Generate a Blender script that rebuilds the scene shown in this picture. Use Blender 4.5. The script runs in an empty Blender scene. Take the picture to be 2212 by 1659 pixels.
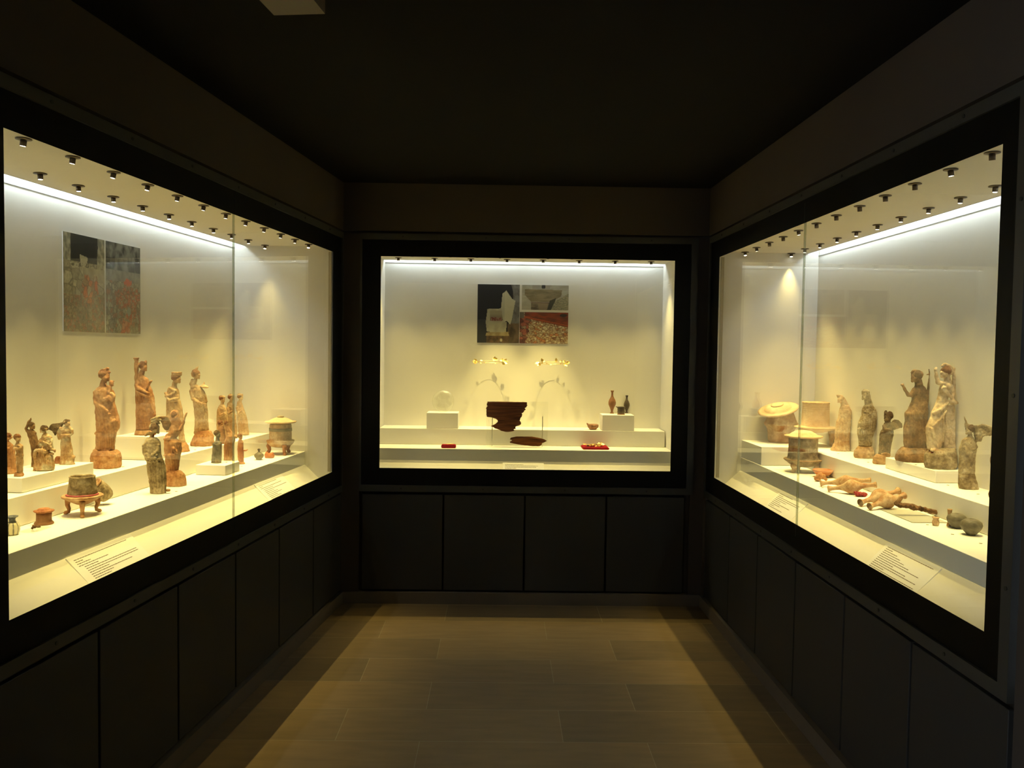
import bpy, bmesh, math, random
from mathutils import Vector, Matrix, noise
random.seed(7)
PI = math.pi
SC = bpy.context.scene
COL = SC.collection

# ------------------------------------------------------------------ camera
EYE = Vector((0, 0, 1.6))
FPX, PITCH, ROLL, YAW = 1774.0, -0.042, -0.0142, 0.014
cy, sy, cp, sp = math.cos(YAW), math.sin(YAW), math.cos(PITCH), math.sin(PITCH)
fw = Vector((sy*cp, cy*cp, sp)); rt = Vector((cy, -sy, 0)); up = rt.cross(fw)
cr, sr = math.cos(ROLL), math.sin(ROLL)
rt, up = rt*cr - up*sr, rt*sr + up*cr
cam = bpy.data.objects.new('camera', bpy.data.cameras.new('camera'))
COL.objects.link(cam)
m = Matrix.Identity(4)
for i in range(3):
    m[i][0], m[i][1], m[i][2], m[i][3] = rt[i], up[i], -fw[i], EYE[i]
cam.matrix_world = m
cam.data.sensor_width = 36.0
cam.data.lens = 36.0*FPX/2212.0
cam.data.clip_start = 0.02
SC.camera = cam

# ------------------------------------------------------------------ world, light levels, exposure
W = bpy.data.worlds.new('world'); SC.world = W; W.use_nodes = True
W.node_tree.nodes['Background'].inputs[0].default_value = (0.78, 0.87, 1.0, 1)
W.node_tree.nodes['Background'].inputs[1].default_value = 6.0
SPOT_W = 18.0
TUBE_E = 27.0
WARM = (1.0, 0.74, 0.235)
COOL = (0.86, 0.95, 1.0)
VS = SC.view_settings
VS.view_transform = 'Standard'; VS.look = 'None'; VS.gamma = 1.0; VS.use_curve_mapping = False
VS.exposure = 0.0
SC.cycles.max_bounces = 10
SC.cycles.diffuse_bounces = 5
SC.cycles.glossy_bounces = 5
SC.cycles.transparent_max_bounces = 24
SC.cycles.caustics_reflective = False
SC.cycles.caustics_refractive = False
SC.cycles.sample_clamp_indirect = 4.0

# ------------------------------------------------------------------ materials
def nodes_of(name):
    mt = bpy.data.materials.new(name); mt.use_nodes = True
    nt = mt.node_tree
    return mt, nt, nt.nodes['Principled BSDF']

def setc(s, c): s.default_value = (c[0], c[1], c[2], 1)

def plain(name, c, rough=0.6, metal=0.0, spec=0.5, vary=0.06, scale=6.0, bump=0.0):
    """a paint or metal with a slight procedural unevenness"""
    mt, nt, b = nodes_of(name)
    tc = nt.nodes.new('ShaderNodeTexCoord'); n = nt.nodes.new('ShaderNodeTexNoise')
    n.inputs['Scale'].default_value = scale; n.inputs['Detail'].default_value = 5
    nt.links.new(tc.outputs['Object'], n.inputs['Vector'])
    mx = nt.nodes.new('ShaderNodeMix'); mx.data_type = 'RGBA'
    setc(mx.inputs[6], [x*(1-vary) for x in c]); setc(mx.inputs[7], [min(1, x*(1+vary)) for x in c])
    nt.links.new(n.outputs['Fac'], mx.inputs[0]); nt.links.new(mx.outputs[2], b.inputs['Base Color'])
    b.inputs['Roughness'].default_value = rough; b.inputs['Metallic'].default_value = metal
    b.inputs['Specular IOR Level'].default_value = spec
    if bump:
        n2 = nt.nodes.new('ShaderNodeTexNoise'); n2.inputs['Scale'].default_value = scale*25
        nt.links.new(tc.outputs['Object'], n2.inputs['Vector'])
        bp = nt.nodes.new('ShaderNodeBump'); bp.inputs['Strength'].default_value = bump; bp.inputs['Distance'].default_value = 0.002
        nt.links.new(n2.outputs['Fac'], bp.inputs['Height']); nt.links.new(bp.outputs[0], b.inputs['Normal'])
    return mt

def clay(name, a, b_, c, scale=18.0, rough=0.85, speck=0.6):
    """fired clay: three colours in worn patches plus grain"""
    a, b_, c = [(q[0]*.92, q[1]*.86, q[2]*.76) for q in (a, b_, c)]
    mt, nt, b = nodes_of(name)
    tc = nt.nodes.new('ShaderNodeTexCoord')
    n = nt.nodes.new('ShaderNodeTexNoise'); n.inputs['Scale'].default_value = scale; n.inputs['Detail'].default_value = 8; n.inputs['Roughness'].default_value = 0.65
    nt.links.new(tc.outputs['Object'], n.inputs['Vector'])
    r = nt.nodes.new('ShaderNodeValToRGB')
    e = r.color_ramp.elements
    e[0].position = 0.38; e[0].color = (*b_, 1); e[1].position = 0.63; e[1].color = (*c, 1)
    k = r.color_ramp.elements.new(0.5); k.color = (*a, 1)
    nt.links.new(n.outputs['Fac'], r.inputs[0])
    n3 = nt.nodes.new('ShaderNodeTexNoise'); n3.inputs['Scale'].default_value = scale*5; n3.inputs['Detail'].default_value = 6
    nt.links.new(tc.outputs['Object'], n3.inputs['Vector'])
    r3 = nt.nodes.new('ShaderNodeValToRGB'); r3.color_ramp.elements[0].position = 0.36; r3.color_ramp.elements[1].position = 0.56
    r3.color_ramp.elements[0].color = (0.52, 0.47, 0.42, 1); r3.color_ramp.elements[1].color = (1, 1, 1, 1)
    nt.links.new(n3.outputs['Fac'], r3.inputs[0])
    mu = nt.nodes.new('ShaderNodeMix'); mu.data_type = 'RGBA'; mu.blend_type = 'MULTIPLY'; mu.inputs[0].default_value = speck
    nt.links.new(r.outputs[0], mu.inputs[6]); nt.links.new(r3.outputs[0], mu.inputs[7]); nt.links.new(mu.outputs[2], b.inputs['Base Color'])
    n2 = nt.nodes.new('ShaderNodeTexNoise'); n2.inputs['Scale'].default_value = 75; n2.inputs['Detail'].default_value = 7; n2.inputs['Distortion'].default_value = 0.6
    nt.links.new(tc.outputs['Object'], n2.inputs['Vector'])
    bp = nt.nodes.new('ShaderNodeBump'); bp.inputs['Strength'].default_value = 0.7; bp.inputs['Distance'].default_value = 0.004
    nt.links.new(n2.outputs['Fac'], bp.inputs['Height']); nt.links.new(bp.outputs[0], b.inputs['Normal'])
    b.inputs['Roughness'].default_value = rough; b.inputs['Specular IOR Level'].default_value = 0.25
    return mt

def glow(name, c, s):
    mt, nt, b = nodes_of(name)
    nt.nodes.remove(b); e = nt.nodes.new('ShaderNodeEmission'); setc(e.inputs[0], c); e.inputs[1].default_value = s
    nt.links.new(e.outputs[0], nt.nodes['Material Output'].inputs[0])
    return mt

def pane_glass(name, tint=(0.97, 0.99, 0.975), f0=0.04, gain=0.96, base=0.0, rough=0.0):
    """clear sheet that lets light through and mirrors more at grazing angles"""
    mt, nt, b = nodes_of(name); nt.nodes.remove(b)
    lw = nt.nodes.new('ShaderNodeLayerWeight'); lw.inputs['Blend'].default_value = 0.5
    p = nt.nodes.new('ShaderNodeMath'); p.operation = 'POWER'; p.inputs[1].default_value = 6.0
    nt.links.new(lw.outputs['Facing'], p.inputs[0])
    q = nt.nodes.new('ShaderNodeMath'); q.operation = 'MULTIPLY_ADD'; q.inputs[1].default_value = gain; q.inputs[2].default_value = f0 + base
    nt.links.new(p.outputs[0], q.inputs[0])
    t = nt.nodes.new('ShaderNodeBsdfTransparent'); setc(t.inputs[0], tint)
    g = nt.nodes.new('ShaderNodeBsdfGlossy'); setc(g.inputs[0], (1, 1, 1)); g.inputs['Roughness'].default_value = rough
    mx = nt.nodes.new('ShaderNodeMixShader')
    nt.links.new(q.outputs[0], mx.inputs[0]); nt.links.new(t.outputs[0], mx.inputs[1]); nt.links.new(g.outputs[0], mx.inputs[2])
    nt.links.new(mx.outputs[0], nt.nodes['Material Output'].inputs[0])
    return mt

M = {}
M['case_white'] = plain('case_white', (0.84, 0.83, 0.79), 0.75, vary=0.015, spec=0.2)
M['step_white'] = plain('step_white', (0.88, 0.87, 0.83), 0.7, vary=0.012, spec=0.2)
M['case_ceiling'] = plain('case_ceiling_white', (0.92, 0.90, 0.85), 0.8, vary=0.01, spec=0.2)
M['bulkhead'] = plain('bulkhead_paint', (0.065, 0.054, 0.044), 0.8, vary=0.1, scale=3, spec=0.2)
M['ceiling'] = plain('ceiling_paint', (0.008, 0.0077, 0.009), 0.95, vary=0.1, scale=2, spec=0.08)
M['cabinet'] = plain('cabinet_paint', (0.034, 0.033, 0.030), 0.55, vary=0.06, scale=4, spec=0.3, bump=0.05)
M['frame'] = plain('frame_metal', (0.045, 0.045, 0.038), 0.45, vary=0.1, scale=14, spec=0.4)
M['groove'] = plain('groove_black', (0.006, 0.006, 0.006), 0.9)
M['black'] = plain('black_border', (0.003, 0.003, 0.003), 0.5, spec=0.12)
M['screw'] = plain('screw_black', (0.012, 0.012, 0.012), 0.5)
M['skirt'] = plain('skirting_stone', (0.13, 0.105, 0.075), 0.6, vary=0.15, scale=9)
M['jamb'] = plain('jamb_paint', (0.42, 0.38, 0.28), 0.7)
M['lamp'] = plain('lamp_dark_metal', (0.10, 0.075, 0.055), 0.45, metal=0.3)
M['lens'] = glow('lamp_lens', (1.0, 0.90, 0.74), 14.0)
M['tube'] = glow('tube_light', COOL, TUBE_E)
M['clip'] = plain('clip_grey', (0.35, 0.35, 0.35), 0.5)
M['glass'] = pane_glass('case_glass')

M['acrylic'] = pane_glass('acrylic', tint=(0.985, 0.99, 0.98), f0=0.03, gain=0.7, rough=0.05)
M['blown'] = pane_glass('blown_glass', tint=(0.97, 0.975, 0.95), f0=0.09, gain=1.0, rough=0.06)
M['rod'] = plain('milky_rod', (0.88, 0.87, 0.82), 0.3)
M['joint'] = pane_glass('glass_joint', tint=(0.66, 0.68, 0.60), f0=0.15, gain=0.5, rough=0.4)
M['card'] = plain('card_white', (0.90, 0.91, 0.93), 0.6, vary=0.01)
M['ink'] = plain('ink_brown', (0.12, 0.09, 0.06), 0.8)
M['plate'] = plain('grey_plate', (0.42, 0.43, 0.38), 0.35)
M['disc'] = plain('number_disc_grey', (0.40, 0.38, 0.30), 0.5)
M['gold'] = plain('gold_leaf', (1.0, 0.72, 0.25), 0.32, metal=1.0)
M['red'] = plain('red_velvet', (0.30, 0.010, 0.014), 0.9, spec=0.1, vary=0.15, scale=60)
M['redshell'] = plain('red_shell', (0.22, 0.010, 0.010), 0.6, vary=0.3, scale=80)
M['iron'] = clay('rusty_iron', (0.16, 0.09, 0.05), (0.06, 0.035, 0.02), (0.28, 0.17, 0.09), 40)
M['wood'] = None
M['tc_orange'] = clay('terracotta_orange', (0.46, 0.25, 0.13), (0.34, 0.16, 0.08), (0.56, 0.36, 0.22))
M['tc_red'] = clay('terracotta_red', (0.40, 0.18, 0.09), (0.30, 0.11, 0.06), (0.50, 0.27, 0.16))
M['tc_tan'] = clay('terracotta_tan', (0.48, 0.33, 0.20), (0.36, 0.22, 0.12), (0.62, 0.50, 0.36))
M['tc_pale'] = clay('terracotta_pale', (0.60, 0.44, 0.29), (0.50, 0.32, 0.19), (0.72, 0.60, 0.46))
M['tc_white'] = clay('white_slip', (0.70, 0.58, 0.42), (0.56, 0.40, 0.26), (0.80, 0.72, 0.58), 14)
M['tc_brown'] = clay('terracotta_brown', (0.25, 0.155, 0.085), (0.13, 0.075, 0.04), (0.38, 0.25, 0.14), 22)
M['tc_grey'] = clay('grey_worn_clay', (0.33, 0.27, 0.18), (0.18, 0.14, 0.09), (0.52, 0.46, 0.35), 26)
M['tc_dark'] = clay('dark_worn_clay', (0.17, 0.13, 0.09), (0.08, 0.06, 0.04), (0.30, 0.24, 0.17), 28)
M['tc_blue'] = clay('blue_grey_clay', (0.20, 0.20, 0.18), (0.11, 0.10, 0.08), (0.34, 0.28, 0.2), 30)
M['tc_seat'] = clay('painted_clay', (0.56, 0.40, 0.25), (0.42, 0.26, 0.14), (0.62, 0.62, 0.52), 24)
M['vase_brown'] = clay('brown_ware', (0.30, 0.15, 0.08), (0.22, 0.10, 0.05), (0.36, 0.20, 0.11), 12, 0.5, speck=0.25)
M['vase_dark'] = clay('black_ware', (0.10, 0.08, 0.06), (0.06, 0.05, 0.04), (0.15, 0.12, 0.08), 12, 0.45, speck=0.25)
M['vase_grey'] = clay('grey_ware', (0.165, 0.155, 0.12), (0.12, 0.115, 0.09), (0.21, 0.20, 0.155), 16, 0.5, speck=0.25)
M['hair'] = clay('hair_clay', (0.22, 0.10, 0.055), (0.14, 0.06, 0.03), (0.32, 0.18, 0.10), 40)
M['hair_dark'] = clay('hair_dark_clay', (0.14, 0.09, 0.055), (0.08, 0.05, 0.03), (0.22, 0.15, 0.09), 40)
M['bowl'] = clay('orange_ware', (0.50, 0.20, 0.09), (0.40, 0.14, 0.06), (0.56, 0.26, 0.13), 12, speck=0.25)
M['unguent'] = clay('buff_ware', (0.45, 0.30, 0.19), (0.36, 0.19, 0.10), (0.62, 0.48, 0.34), 26, speck=0.25)
M['rose'] = clay('pink_band', (0.55, 0.15, 0.20), (0.42, 0.10, 0.12), (0.60, 0.26, 0.30), 30, speck=0.25)
M['cream'] = clay('cream_glaze', (0.66, 0.60, 0.40), (0.55, 0.48, 0.30), (0.74, 0.70, 0.52), 20, 0.4, speck=0.25)
M['blue'] = clay('blue_glaze', (0.13, 0.15, 0.18), (0.07, 0.08, 0.12), (0.22, 0.24, 0.26), 20, 0.4, speck=0.25)

def wood_mat():
    mt, nt, b = nodes_of('old_wood')
    tc = nt.nodes.new('ShaderNodeTexCoord'); mp = nt.nodes.new('ShaderNodeMapping'); mp.inputs['Scale'].default_value = (2.5, 2.5, 75)
    n = nt.nodes.new('ShaderNodeTexNoise'); n.inputs['Scale'].default_value = 2.2; n.inputs['Detail'].default_value = 8; n.inputs['Distortion'].default_value = 0.35
    r = nt.nodes.new('ShaderNodeValToRGB'); e = r.color_ramp.elements
    e[0].position = 0.3; e[0].color = (0.030, 0.007, 0.002, 1); e[1].position = 0.72; e[1].color = (0.20, 0.075, 0.022, 1)
    nt.links.new(tc.outputs['Object'], mp.inputs[0]); nt.links.new(mp.outputs[0], n.inputs['Vector'])
    nt.links.new(n.outputs['Fac'], r.inputs[0]); nt.links.new(r.outputs[0], b.inputs['Base Color'])
    bp = nt.nodes.new('ShaderNodeBump'); bp.inputs['Strength'].default_value = 0.8; bp.inputs['Distance'].default_value = 0.004
    nt.links.new(n.outputs['Fac'], bp.inputs['Height']); nt.links.new(bp.outputs[0], b.inputs['Normal'])
    b.inputs['Roughness'].default_value = 0.9; b.inputs['Specular IOR Level'].default_value = 0.05
    return mt
M['wood'] = wood_mat()

def floor_mat():
    mt, nt, b = nodes_of('floor_stone')
    tc = nt.nodes.new('ShaderNodeTexCoord'); mp = nt.nodes.new('ShaderNodeMapping')
    mp.inputs['Location'].default_value = (0.31, -4.475+0.297*20, 0)
    br = nt.nodes.new('ShaderNodeTexBrick')
    br.inputs['Scale'].default_value = 1.0; br.inputs['Brick Width'].default_value = 0.93; br.inputs['Row Height'].default_value = 0.297
    br.inputs['Mortar Size'].default_value = 0.0022; br.inputs['Mortar Smooth'].default_value = 0.3; br.offset = 0.37; br.offset_frequency = 2
    setc(br.inputs['Color1'], (0.25, 0.175, 0.088)); setc(br.inputs['Color2'], (0.155, 0.114, 0.064)); setc(br.inputs['Mortar'], (0.30, 0.25, 0.16))
    nt.links.new(tc.outputs['Object'], mp.inputs[0]); nt.links.new(mp.outputs[0], br.inputs['Vector'])
    n = nt.nodes.new('ShaderNodeTexNoise'); n.inputs['Scale'].default_value = 5; n.inputs['Detail'].default_value = 9
    mp2 = nt.nodes.new('ShaderNodeMapping'); mp2.inputs['Scale'].default_value = (1, 5, 1)
    nt.links.new(tc.outputs['Object'], mp2.inputs[0]); nt.links.new(mp2.outputs[0], n.inputs['Vector'])
    mx = nt.nodes.new('ShaderNodeMix'); mx.data_type = 'RGBA'; mx.blend_type = 'MULTIPLY'; mx.inputs[0].default_value = 0.5
    r = nt.nodes.new('ShaderNodeValToRGB'); r.color_ramp.elements[0].position = 0.3; r.color_ramp.elements[1].position = 0.7
    r.color_ramp.elements[0].color = (0.6, 0.6, 0.6, 1)
    nt.links.new(n.outputs['Fac'], r.inputs[0]); nt.links.new(br.outputs['Color'], mx.inputs[6]); nt.links.new(r.outputs[0], mx.inputs[7])
    nt.links.new(mx.outputs[2], b.inputs['Base Color'])
    b.inputs['Roughness'].default_value = 0.5; b.inputs['Specular IOR Level'].default_value = 0.35
    return mt
M['floor'] = floor_mat()

def picture_mat():
    mt, nt, b = nodes_of('printed_picture')
    a = nt.nodes.new('ShaderNodeVertexColor'); a.layer_name = 'print'
    nt.links.new(a.outputs[0], b.inputs['Base Color']); b.inputs['Roughness'].default_value = 0.6
    b.inputs['Specular IOR Level'].default_value = 0.3
    return mt
M['picture'] = picture_mat()
M['pale_ware'] = clay('pale_ware', (0.60, 0.44, 0.29), (0.52, 0.35, 0.21), (0.70, 0.57, 0.42), 10, speck=0.2)

# ------------------------------------------------------------------ mesh helpers
def link(name, bm, mat, parent=None, smooth=False, matrix=None):
    me = bpy.data.meshes.new(name)
    if matrix is not None: bm.transform(matrix)
    bmesh.ops.recalc_face_normals(bm, faces=bm.faces[:])
    bm.to_mesh(me); bm.free()
    if smooth:
        for p in me.polygons: p.use_smooth = True
    if mat is not None: me.materials.append(M[mat] if isinstance(mat, str) else mat)
    o = bpy.data.objects.new(name, me); COL.objects.link(o)
    if parent: o.parent = parent
    return o

def tag(o, label=None, cat=None, group=None, kind=None):
    if label: o['label'] = label
    if cat: o['category'] = cat
    if group: o['group'] = group
    if kind: o['kind'] = kind
    return o

def empty(name, loc=(0, 0, 0), rz=0.0):
    o = bpy.data.objects.new(name, None); COL.objects.link(o)
    o.location = loc; o.rotation_euler = (0, 0, rz); o.empty_display_size = 0.05
    return o

def box(bm, x0, x1, y0, y1, z0, z1):
    v = [bm.verts.new((x, y, z)) for x in (x0, x1) for y in (y0, y1) for z in (z0, z1)]
    for f in ((0,1,3,2), (4,6,7,5), (0,4,5,1), (2,3,7,6), (0,2,6,4), (1,5,7,3)): bm.faces.new([v[i] for i in f])
    return v

def rings(bm, rr, cap=True):
    """rr: list of closed rings (lists of coords) joined one after another"""
    vs = [[bm.verts.new(c) for c in r] for r in rr]
    n = len(vs[0])
    for a, b in zip(vs, vs[1:]):
        for i in range(n):
            j = (i+1) % n
            bm.faces.new((a[i], a[j], b[j], b[i]))
    if cap:
        bm.faces.new(list(reversed(vs[0]))); bm.faces.new(vs[-1])

def lathe(bm, prof, n=40, cx=0, cy_=0, cap=True):
    rr = []
    for r, z in prof:
        r = max(r, 1e-4)
        rr.append([(cx+r*math.cos(2*PI*i/n), cy_+r*math.sin(2*PI*i/n), z) for i in range(n)])
    rings(bm, rr, cap)

def tube(bm, pts, rad, n=8):
    """tube along pts; rad number or list"""
    pts = [Vector(p) for p in pts]
    rs = rad if isinstance(rad, (list, tuple)) else [rad]*len(pts)
    rr = []; ref = None
    for i, p in enumerate(pts):
        t = (pts[min(i+1, len(pts)-1)]-pts[max(i-1, 0)]).normalized()
        if ref is None: ref = t.orthogonal().normalized()
        a = (ref - t*ref.dot(t)).normalized(); b = t.cross(a); ref = a
        rr.append([tuple(p+(a*math.cos(2*PI*k/n)+b*math.sin(2*PI*k/n))*rs[i]) for k in range(n)])
    rings(bm, rr)

def ball(bm, c, rx, ry, rz, n=14):
    bmesh.ops.create_uvsphere(bm, u_segments=n, v_segments=max(6, n//2+2), radius=1.0,
        matrix=Matrix.Translation(c) @ Matrix.Diagonal((rx, ry, rz, 1)))

# ------------------------------------------------------------------ the three wall frames: s along the wall from the back corner, d depth behind the glass
XL, XR, YB, AL, AR = -0.979, 1.280, 5.10, 0.115, 0.015
def frame(c):
    if c == 'B': o, S, D = Vector((XL, YB, 0)), Vector((1, 0, 0)), Vector((0, 1, 0))
    elif c == 'L': o, S, D = Vector((XL, YB, 0)), Vector((-math.sin(AL), -math.cos(AL), 0)), Vector((-math.cos(AL), math.sin(AL), 0))
    else: o, S, D = Vector((XR, YB, 0)), Vector((math.sin(AR), -math.cos(AR), 0)), Vector((math.cos(AR), math.sin(AR), 0))
    return o, S, D
def wp(c, s, d, z):
    o, S, D = frame(c); return o + S*s + D*d + Vector((0, 0, z))
def fmat(c):
    o, S, D = frame(c); m = Matrix.Identity(4)
    for i in range(3): m[i][0], m[i][1], m[i][2], m[i][3] = S[i], D[i], (0, 0, 1)[i], o[i]
    return m
FM = {c: fmat(c) for c in 'BLR'}
def fbox(c, *boxes):
    bm = bmesh.new()
    for b in boxes: box(bm, *b)
    bm.transform(FM[c]); return bm

def wm(o):
    m = o.matrix_basis.copy()
    return m if o.parent is None else wm(o.parent) @ m
def wpart(name, bm, mat, parent, smooth=False):
    """bm is in world coordinates; store it in its parent's"""
    bm.transform(wm(parent).inverted()); return link(name, bm, mat, parent, smooth)
def dup(root, loc=None, rz=None):
    r = root.copy(); COL.objects.link(r)
    if loc is not None: r.location = loc
    if rz is not None: r.rotation_euler = (0, 0, rz)
    def kids(src, dst):
        for ch in list(src.children):
            c = ch.copy(); COL.objects.link(c); c.parent = dst; kids(ch, c)
    kids(root, r); return r

# ------------------------------------------------------------------ room shell
ZC = 2.61
bm = bmesh.new(); box(bm, -2.6, 3, -3.0, 6.2, -0.12, 0.0); tag(link('floor', bm, 'floor'), kind='structure')
bm = bmesh.new(); box(bm, -2.6, 3, -3.0, 6.2, ZC, ZC+0.15); tag(link('ceiling', bm, 'ceiling'), kind='structure')
SE = {'L': 2.99, 'R': 2.995, 'B': 2.15}       # far end of the glass sheet
S0 = {'L': 0.035, 'R': 0.06, 'B': 0.118}
for c, nm, s1 in (('L', 'wall_left', 5.3), ('R', 'wall_right', 7.6), ('B', 'wall_back', 2.259)):
    e = SE[c]+0.045
    bx = [(-0.12 if c == 'B' else 0.0, s1+(0.12 if c == 'B' else 0), 0.0, 0.06, 2.318, ZC), (-0.12 if c == 'B' else 0.0, s1+(0.12 if c == 'B' else 0), 0.035, 0.06, 2.2, 2.33), (-0.12 if c == 'B' else 0.0, S0[c]-0.012, 0.002, 0.06, 0.07, 2.3),
          (-0.12 if c == 'B' else 0.0, s1+(0.12 if c == 'B' else 0), 0.035, 0.06, 0.0, 0.745)]
    if c != 'B': bx.append((e+0.012, s1, 0.0, 0.06, 0.0, 2.318))
    else: bx.append((e+0.012-0.03, s1+0.12, 0.002, 0.06, 0.07, 2.3))
    w = link(nm, fbox(c, *bx), 'bulkhead'); tag(w, kind='structure')
for c, nm, s1 in (('L', 'baseboard_left', 5.3), ('R', 'baseboard_right', 7.6), ('B', 'baseboard_back', 2.259)):
    tag(link(nm, fbox(c, (0.0, s1, -0.012, 0.03, 0.0, 0.072)), 'skirt'), kind='structure')

# the left wall ends behind the viewer; daylight comes in through the passage between it and the entrance wall
bm = bmesh.new(); box(bm, -2.6, 3, -2.75, -2.6, 0, ZC); tag(link('wall_front', bm, 'bulkhead'), kind='structure')
# ------------------------------------------------------------------ display cases
ZS = {'L': (0.888, 0.968, 1.073), 'R': (0.888, 0.968, 1.073), 'B': (0.878, 0.955, 1.062)}
END = {'L': (0.17, 2.96), 'R': (0.17, 2.96), 'B': (0.17, 2.10)}
OPEN = {'L': (0.193, 2.92), 'R': (0.240, 2.916), 'B': (0.232, 2.049)}
D1, D2, DB = 0.17, 0.40, 0.62
def display_case(c, label):
    a, b = END[c]; o0, o1 = OPEN[c]; z0 = ZS[c][0]; g0, g1 = S0[c], SE[c]
    root = empty('display_case', wp(c, (a+b)/2, 0.3, 0.70))
    tag(root, label, 'display case', 'lit display cases built into the walls')
    P = lambda n, m, *bx: wpart(n, fbox(c, *bx), m, root)
    P('back_panel', 'case_white', (a-0.015, b+0.015, DB, DB+0.02, 0.74, 2.285))
    P('side_panel', 'case_white', (a-0.015, a, 0.012, DB, 0.74, 2.285))
    P('side_panel', 'case_white', (b, b+0.015, 0.012, DB, 0.74, 2.285))
    P('ceiling_panel', 'case_ceiling', (a, b, 0.012, 0.555, 2.2, 2.215), (a, b, 0.547, 0.555, 2.2, 2.285), (a, b, 0.547, DB, 2.285, 2.295))
    P('light_ledge', 'clip', (a, b, DB-0.003, DB, 2.187, 2.190))
    # sloping panel that carries the text cards
    bm = bmesh.new(); lo = z0-0.165
    vs = [bm.verts.new(v) for v in ((a, 0.0+0.012, lo+0.012), (b, 0.012, lo+0.012), (b, 0.177, z0), (a, 0.177, z0), (a, 0.012, lo-0.01), (b, 0.012, lo-0.01), (b, 0.19, z0-0.01), (a, 0.19, z0-0.01))]
    for f in ((0,1,2,3), (4,5,6,7), (0,1,5,4), (2,3,7,6), (0,3,7,4), (1,2,6,5)): bm.faces.new([vs[i] for i in f])
    bm.transform(FM[c]); wpart('sloping_panel', bm, 'case_white', root)
    # steel frame round the glass, with screws
    f0, f1, f2 = 0.705, 2.302, 0.018
    P('frame', 'frame', (g0-0.012, g1+0.042, -0.010, 0.03, 2.265, f1), (g0-0.012, g1+0.042, -0.010, 0.03, f0, 0.745),
      (g1, g1+0.042, -0.010, 0.03, 0.745, 2.265), (g0-0.012, g0, -0.010, 0.03, 0.745, 2.265))
    P('black_border', 'black', (g0, g1, -0.0007, 0.0003, 2.163, 2.265), (g0, g1, -0.0007, 0.0003, 0.745, 0.852),
      (g0, o0, -0.0007, 0.0003, 0.852, 2.163), (o1, g1, -0.0007, 0.0003, 0.852, 2.163))
    P('jamb', 'jamb', (o0-0.01, o0-0.004, 0.012, 0.03, 0.852, 2.163))
    n = 0
    k = 7 if c != 'B' else 4
    for i in range(k):
        s = g0 + 0.25 + (g1-g0-0.5)*i/(k-1)
        for z in (2.283, 0.726):
            bm = bmesh.new(); lathe(bm, [(0.0, 0), (0.006, 0.001), (0.006, 0.004), (0.0, 0.004)], 10)
            bm.transform(Matrix.Rotation(PI/2, 4, 'X')); bm.transform(Matrix.Translation((s, -0.0085, z))); bm.transform(FM[c])
            wpart('screw', bm, 'screw', root)
    if c == 'R':
        for z in (1.0, 1.5, 2.0):
            bm = bmesh.new(); lathe(bm, [(0.0, 0), (0.006, 0.001), (0.006, 0.004), (0.0, 0.004)], 10)
            bm.transform(Matrix.Rotation(PI/2, 4, 'X')); bm.transform(Matrix.Translation((g1+0.021, -0.0085, z))); bm.transform(FM[c])
            wpart('screw', bm, 'screw', root)
    if c == 'B':
        P('glass_pane', 'glass', (g0, g1, 0.0006, 0.0086, 0.745, 2.265))
    else:
        sj = 1.535 if c == 'L' else 1.546
        P('glass_pane', 'glass', (g0, sj-0.0015, 0.0006, 0.0086, 0.745, 2.265))
        P('glass_pane', 'glass', (sj+0.0015, g1, 0.0006, 0.0086, 0.745, 2.265))
        P('glass_joint', 'joint', (sj-0.0015, sj+0.0015, -0.0011, 0.0080, 0.80, 2.25))
    # tube lights in the slot behind the ceiling panel
    js = {'L': (a+0.02, 1.69, b-0.02), 'R': (a+0.02, 2.36, b-0.02), 'B': (a+0.02, 1.13, b-0.02)}[c]
    for s0_, s1_ in zip(js, js[1:]):
        bm = bmesh.new(); lathe(bm, [(0.0085, 0), (0.0085, s1_-s0_-0.03)], 12)
        bm.transform(Matrix.Rotation(PI/2, 4, 'Y')); bm.transform(Matrix.Translation((s0_+0.015, 0.596, 2.238))); bm.transform(FM[c])
        wpart('tube_lamp', bm, 'tube', root)
    return root
display_case('L', 'long lit display case on the left wall holding mostly standing clay figures')
display_case('B', 'lit display case on the back wall holding wood fragments and two gold wreaths')
display_case('R', 'long lit display case on the right wall holding clay figures, lidded boxes and bottles')

def step(name, c, label, *bx, cat='display step', grp=None):
    bm = fbox(c, *bx); ctr = sum((v.co for v in bm.verts), Vector())/len(bm.verts); ctr.z = min(v.co.z for v in bm.verts)
    bm.transform(Matrix.Translation(-ctr)); bmesh.ops.bevel(bm, geom=bm.edges[:], offset=0.0012, segments=1, affect='EDGES')
    o = link(name, bm, 'step_white'); o.location = ctr
    return tag(o, label, cat, grp)
e = 0.0015
GS = 'white display steps'
step('display_step', 'L', 'long lower white step along the front of the left case', (0.17+e, 2.96-e, D1+0.008, DB-e, 0.80, 0.968), grp=GS)
step('display_step', 'L', 'long upper white step at the rear of the left case', (0.17+e, 2.96-e, D2, DB-e, 0.9695, 1.073), grp=GS)
step('display_step', 'R', 'long lower white step along the front of the right case', (0.17+e, 2.96-e, D1+0.008, DB-e, 0.80, 0.968), grp=GS)
step('display_step', 'R', 'upper rear white step of the right case, broader at its far end', (0.53, 2.96-e, D2+0.01, DB-e, 0.9695, 1.073), (0.17+e, 0.5285, D1+0.012, DB-e, 0.9695, 1.073), grp=GS)
step('display_step', 'B', 'lower white step of the back case with the two red velvet pads on it', (0.17+e, 2.10-e, D1+0.008, DB-e, 0.80, 0.9545), grp=GS)
step('display_step', 'B', 'upper white step at the rear of the back case', (0.17+e, 2.09, D2, DB-e, 0.956, 1.062), grp=GS)
GP = 'white display plinths'
PL = 'display plinth'
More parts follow.
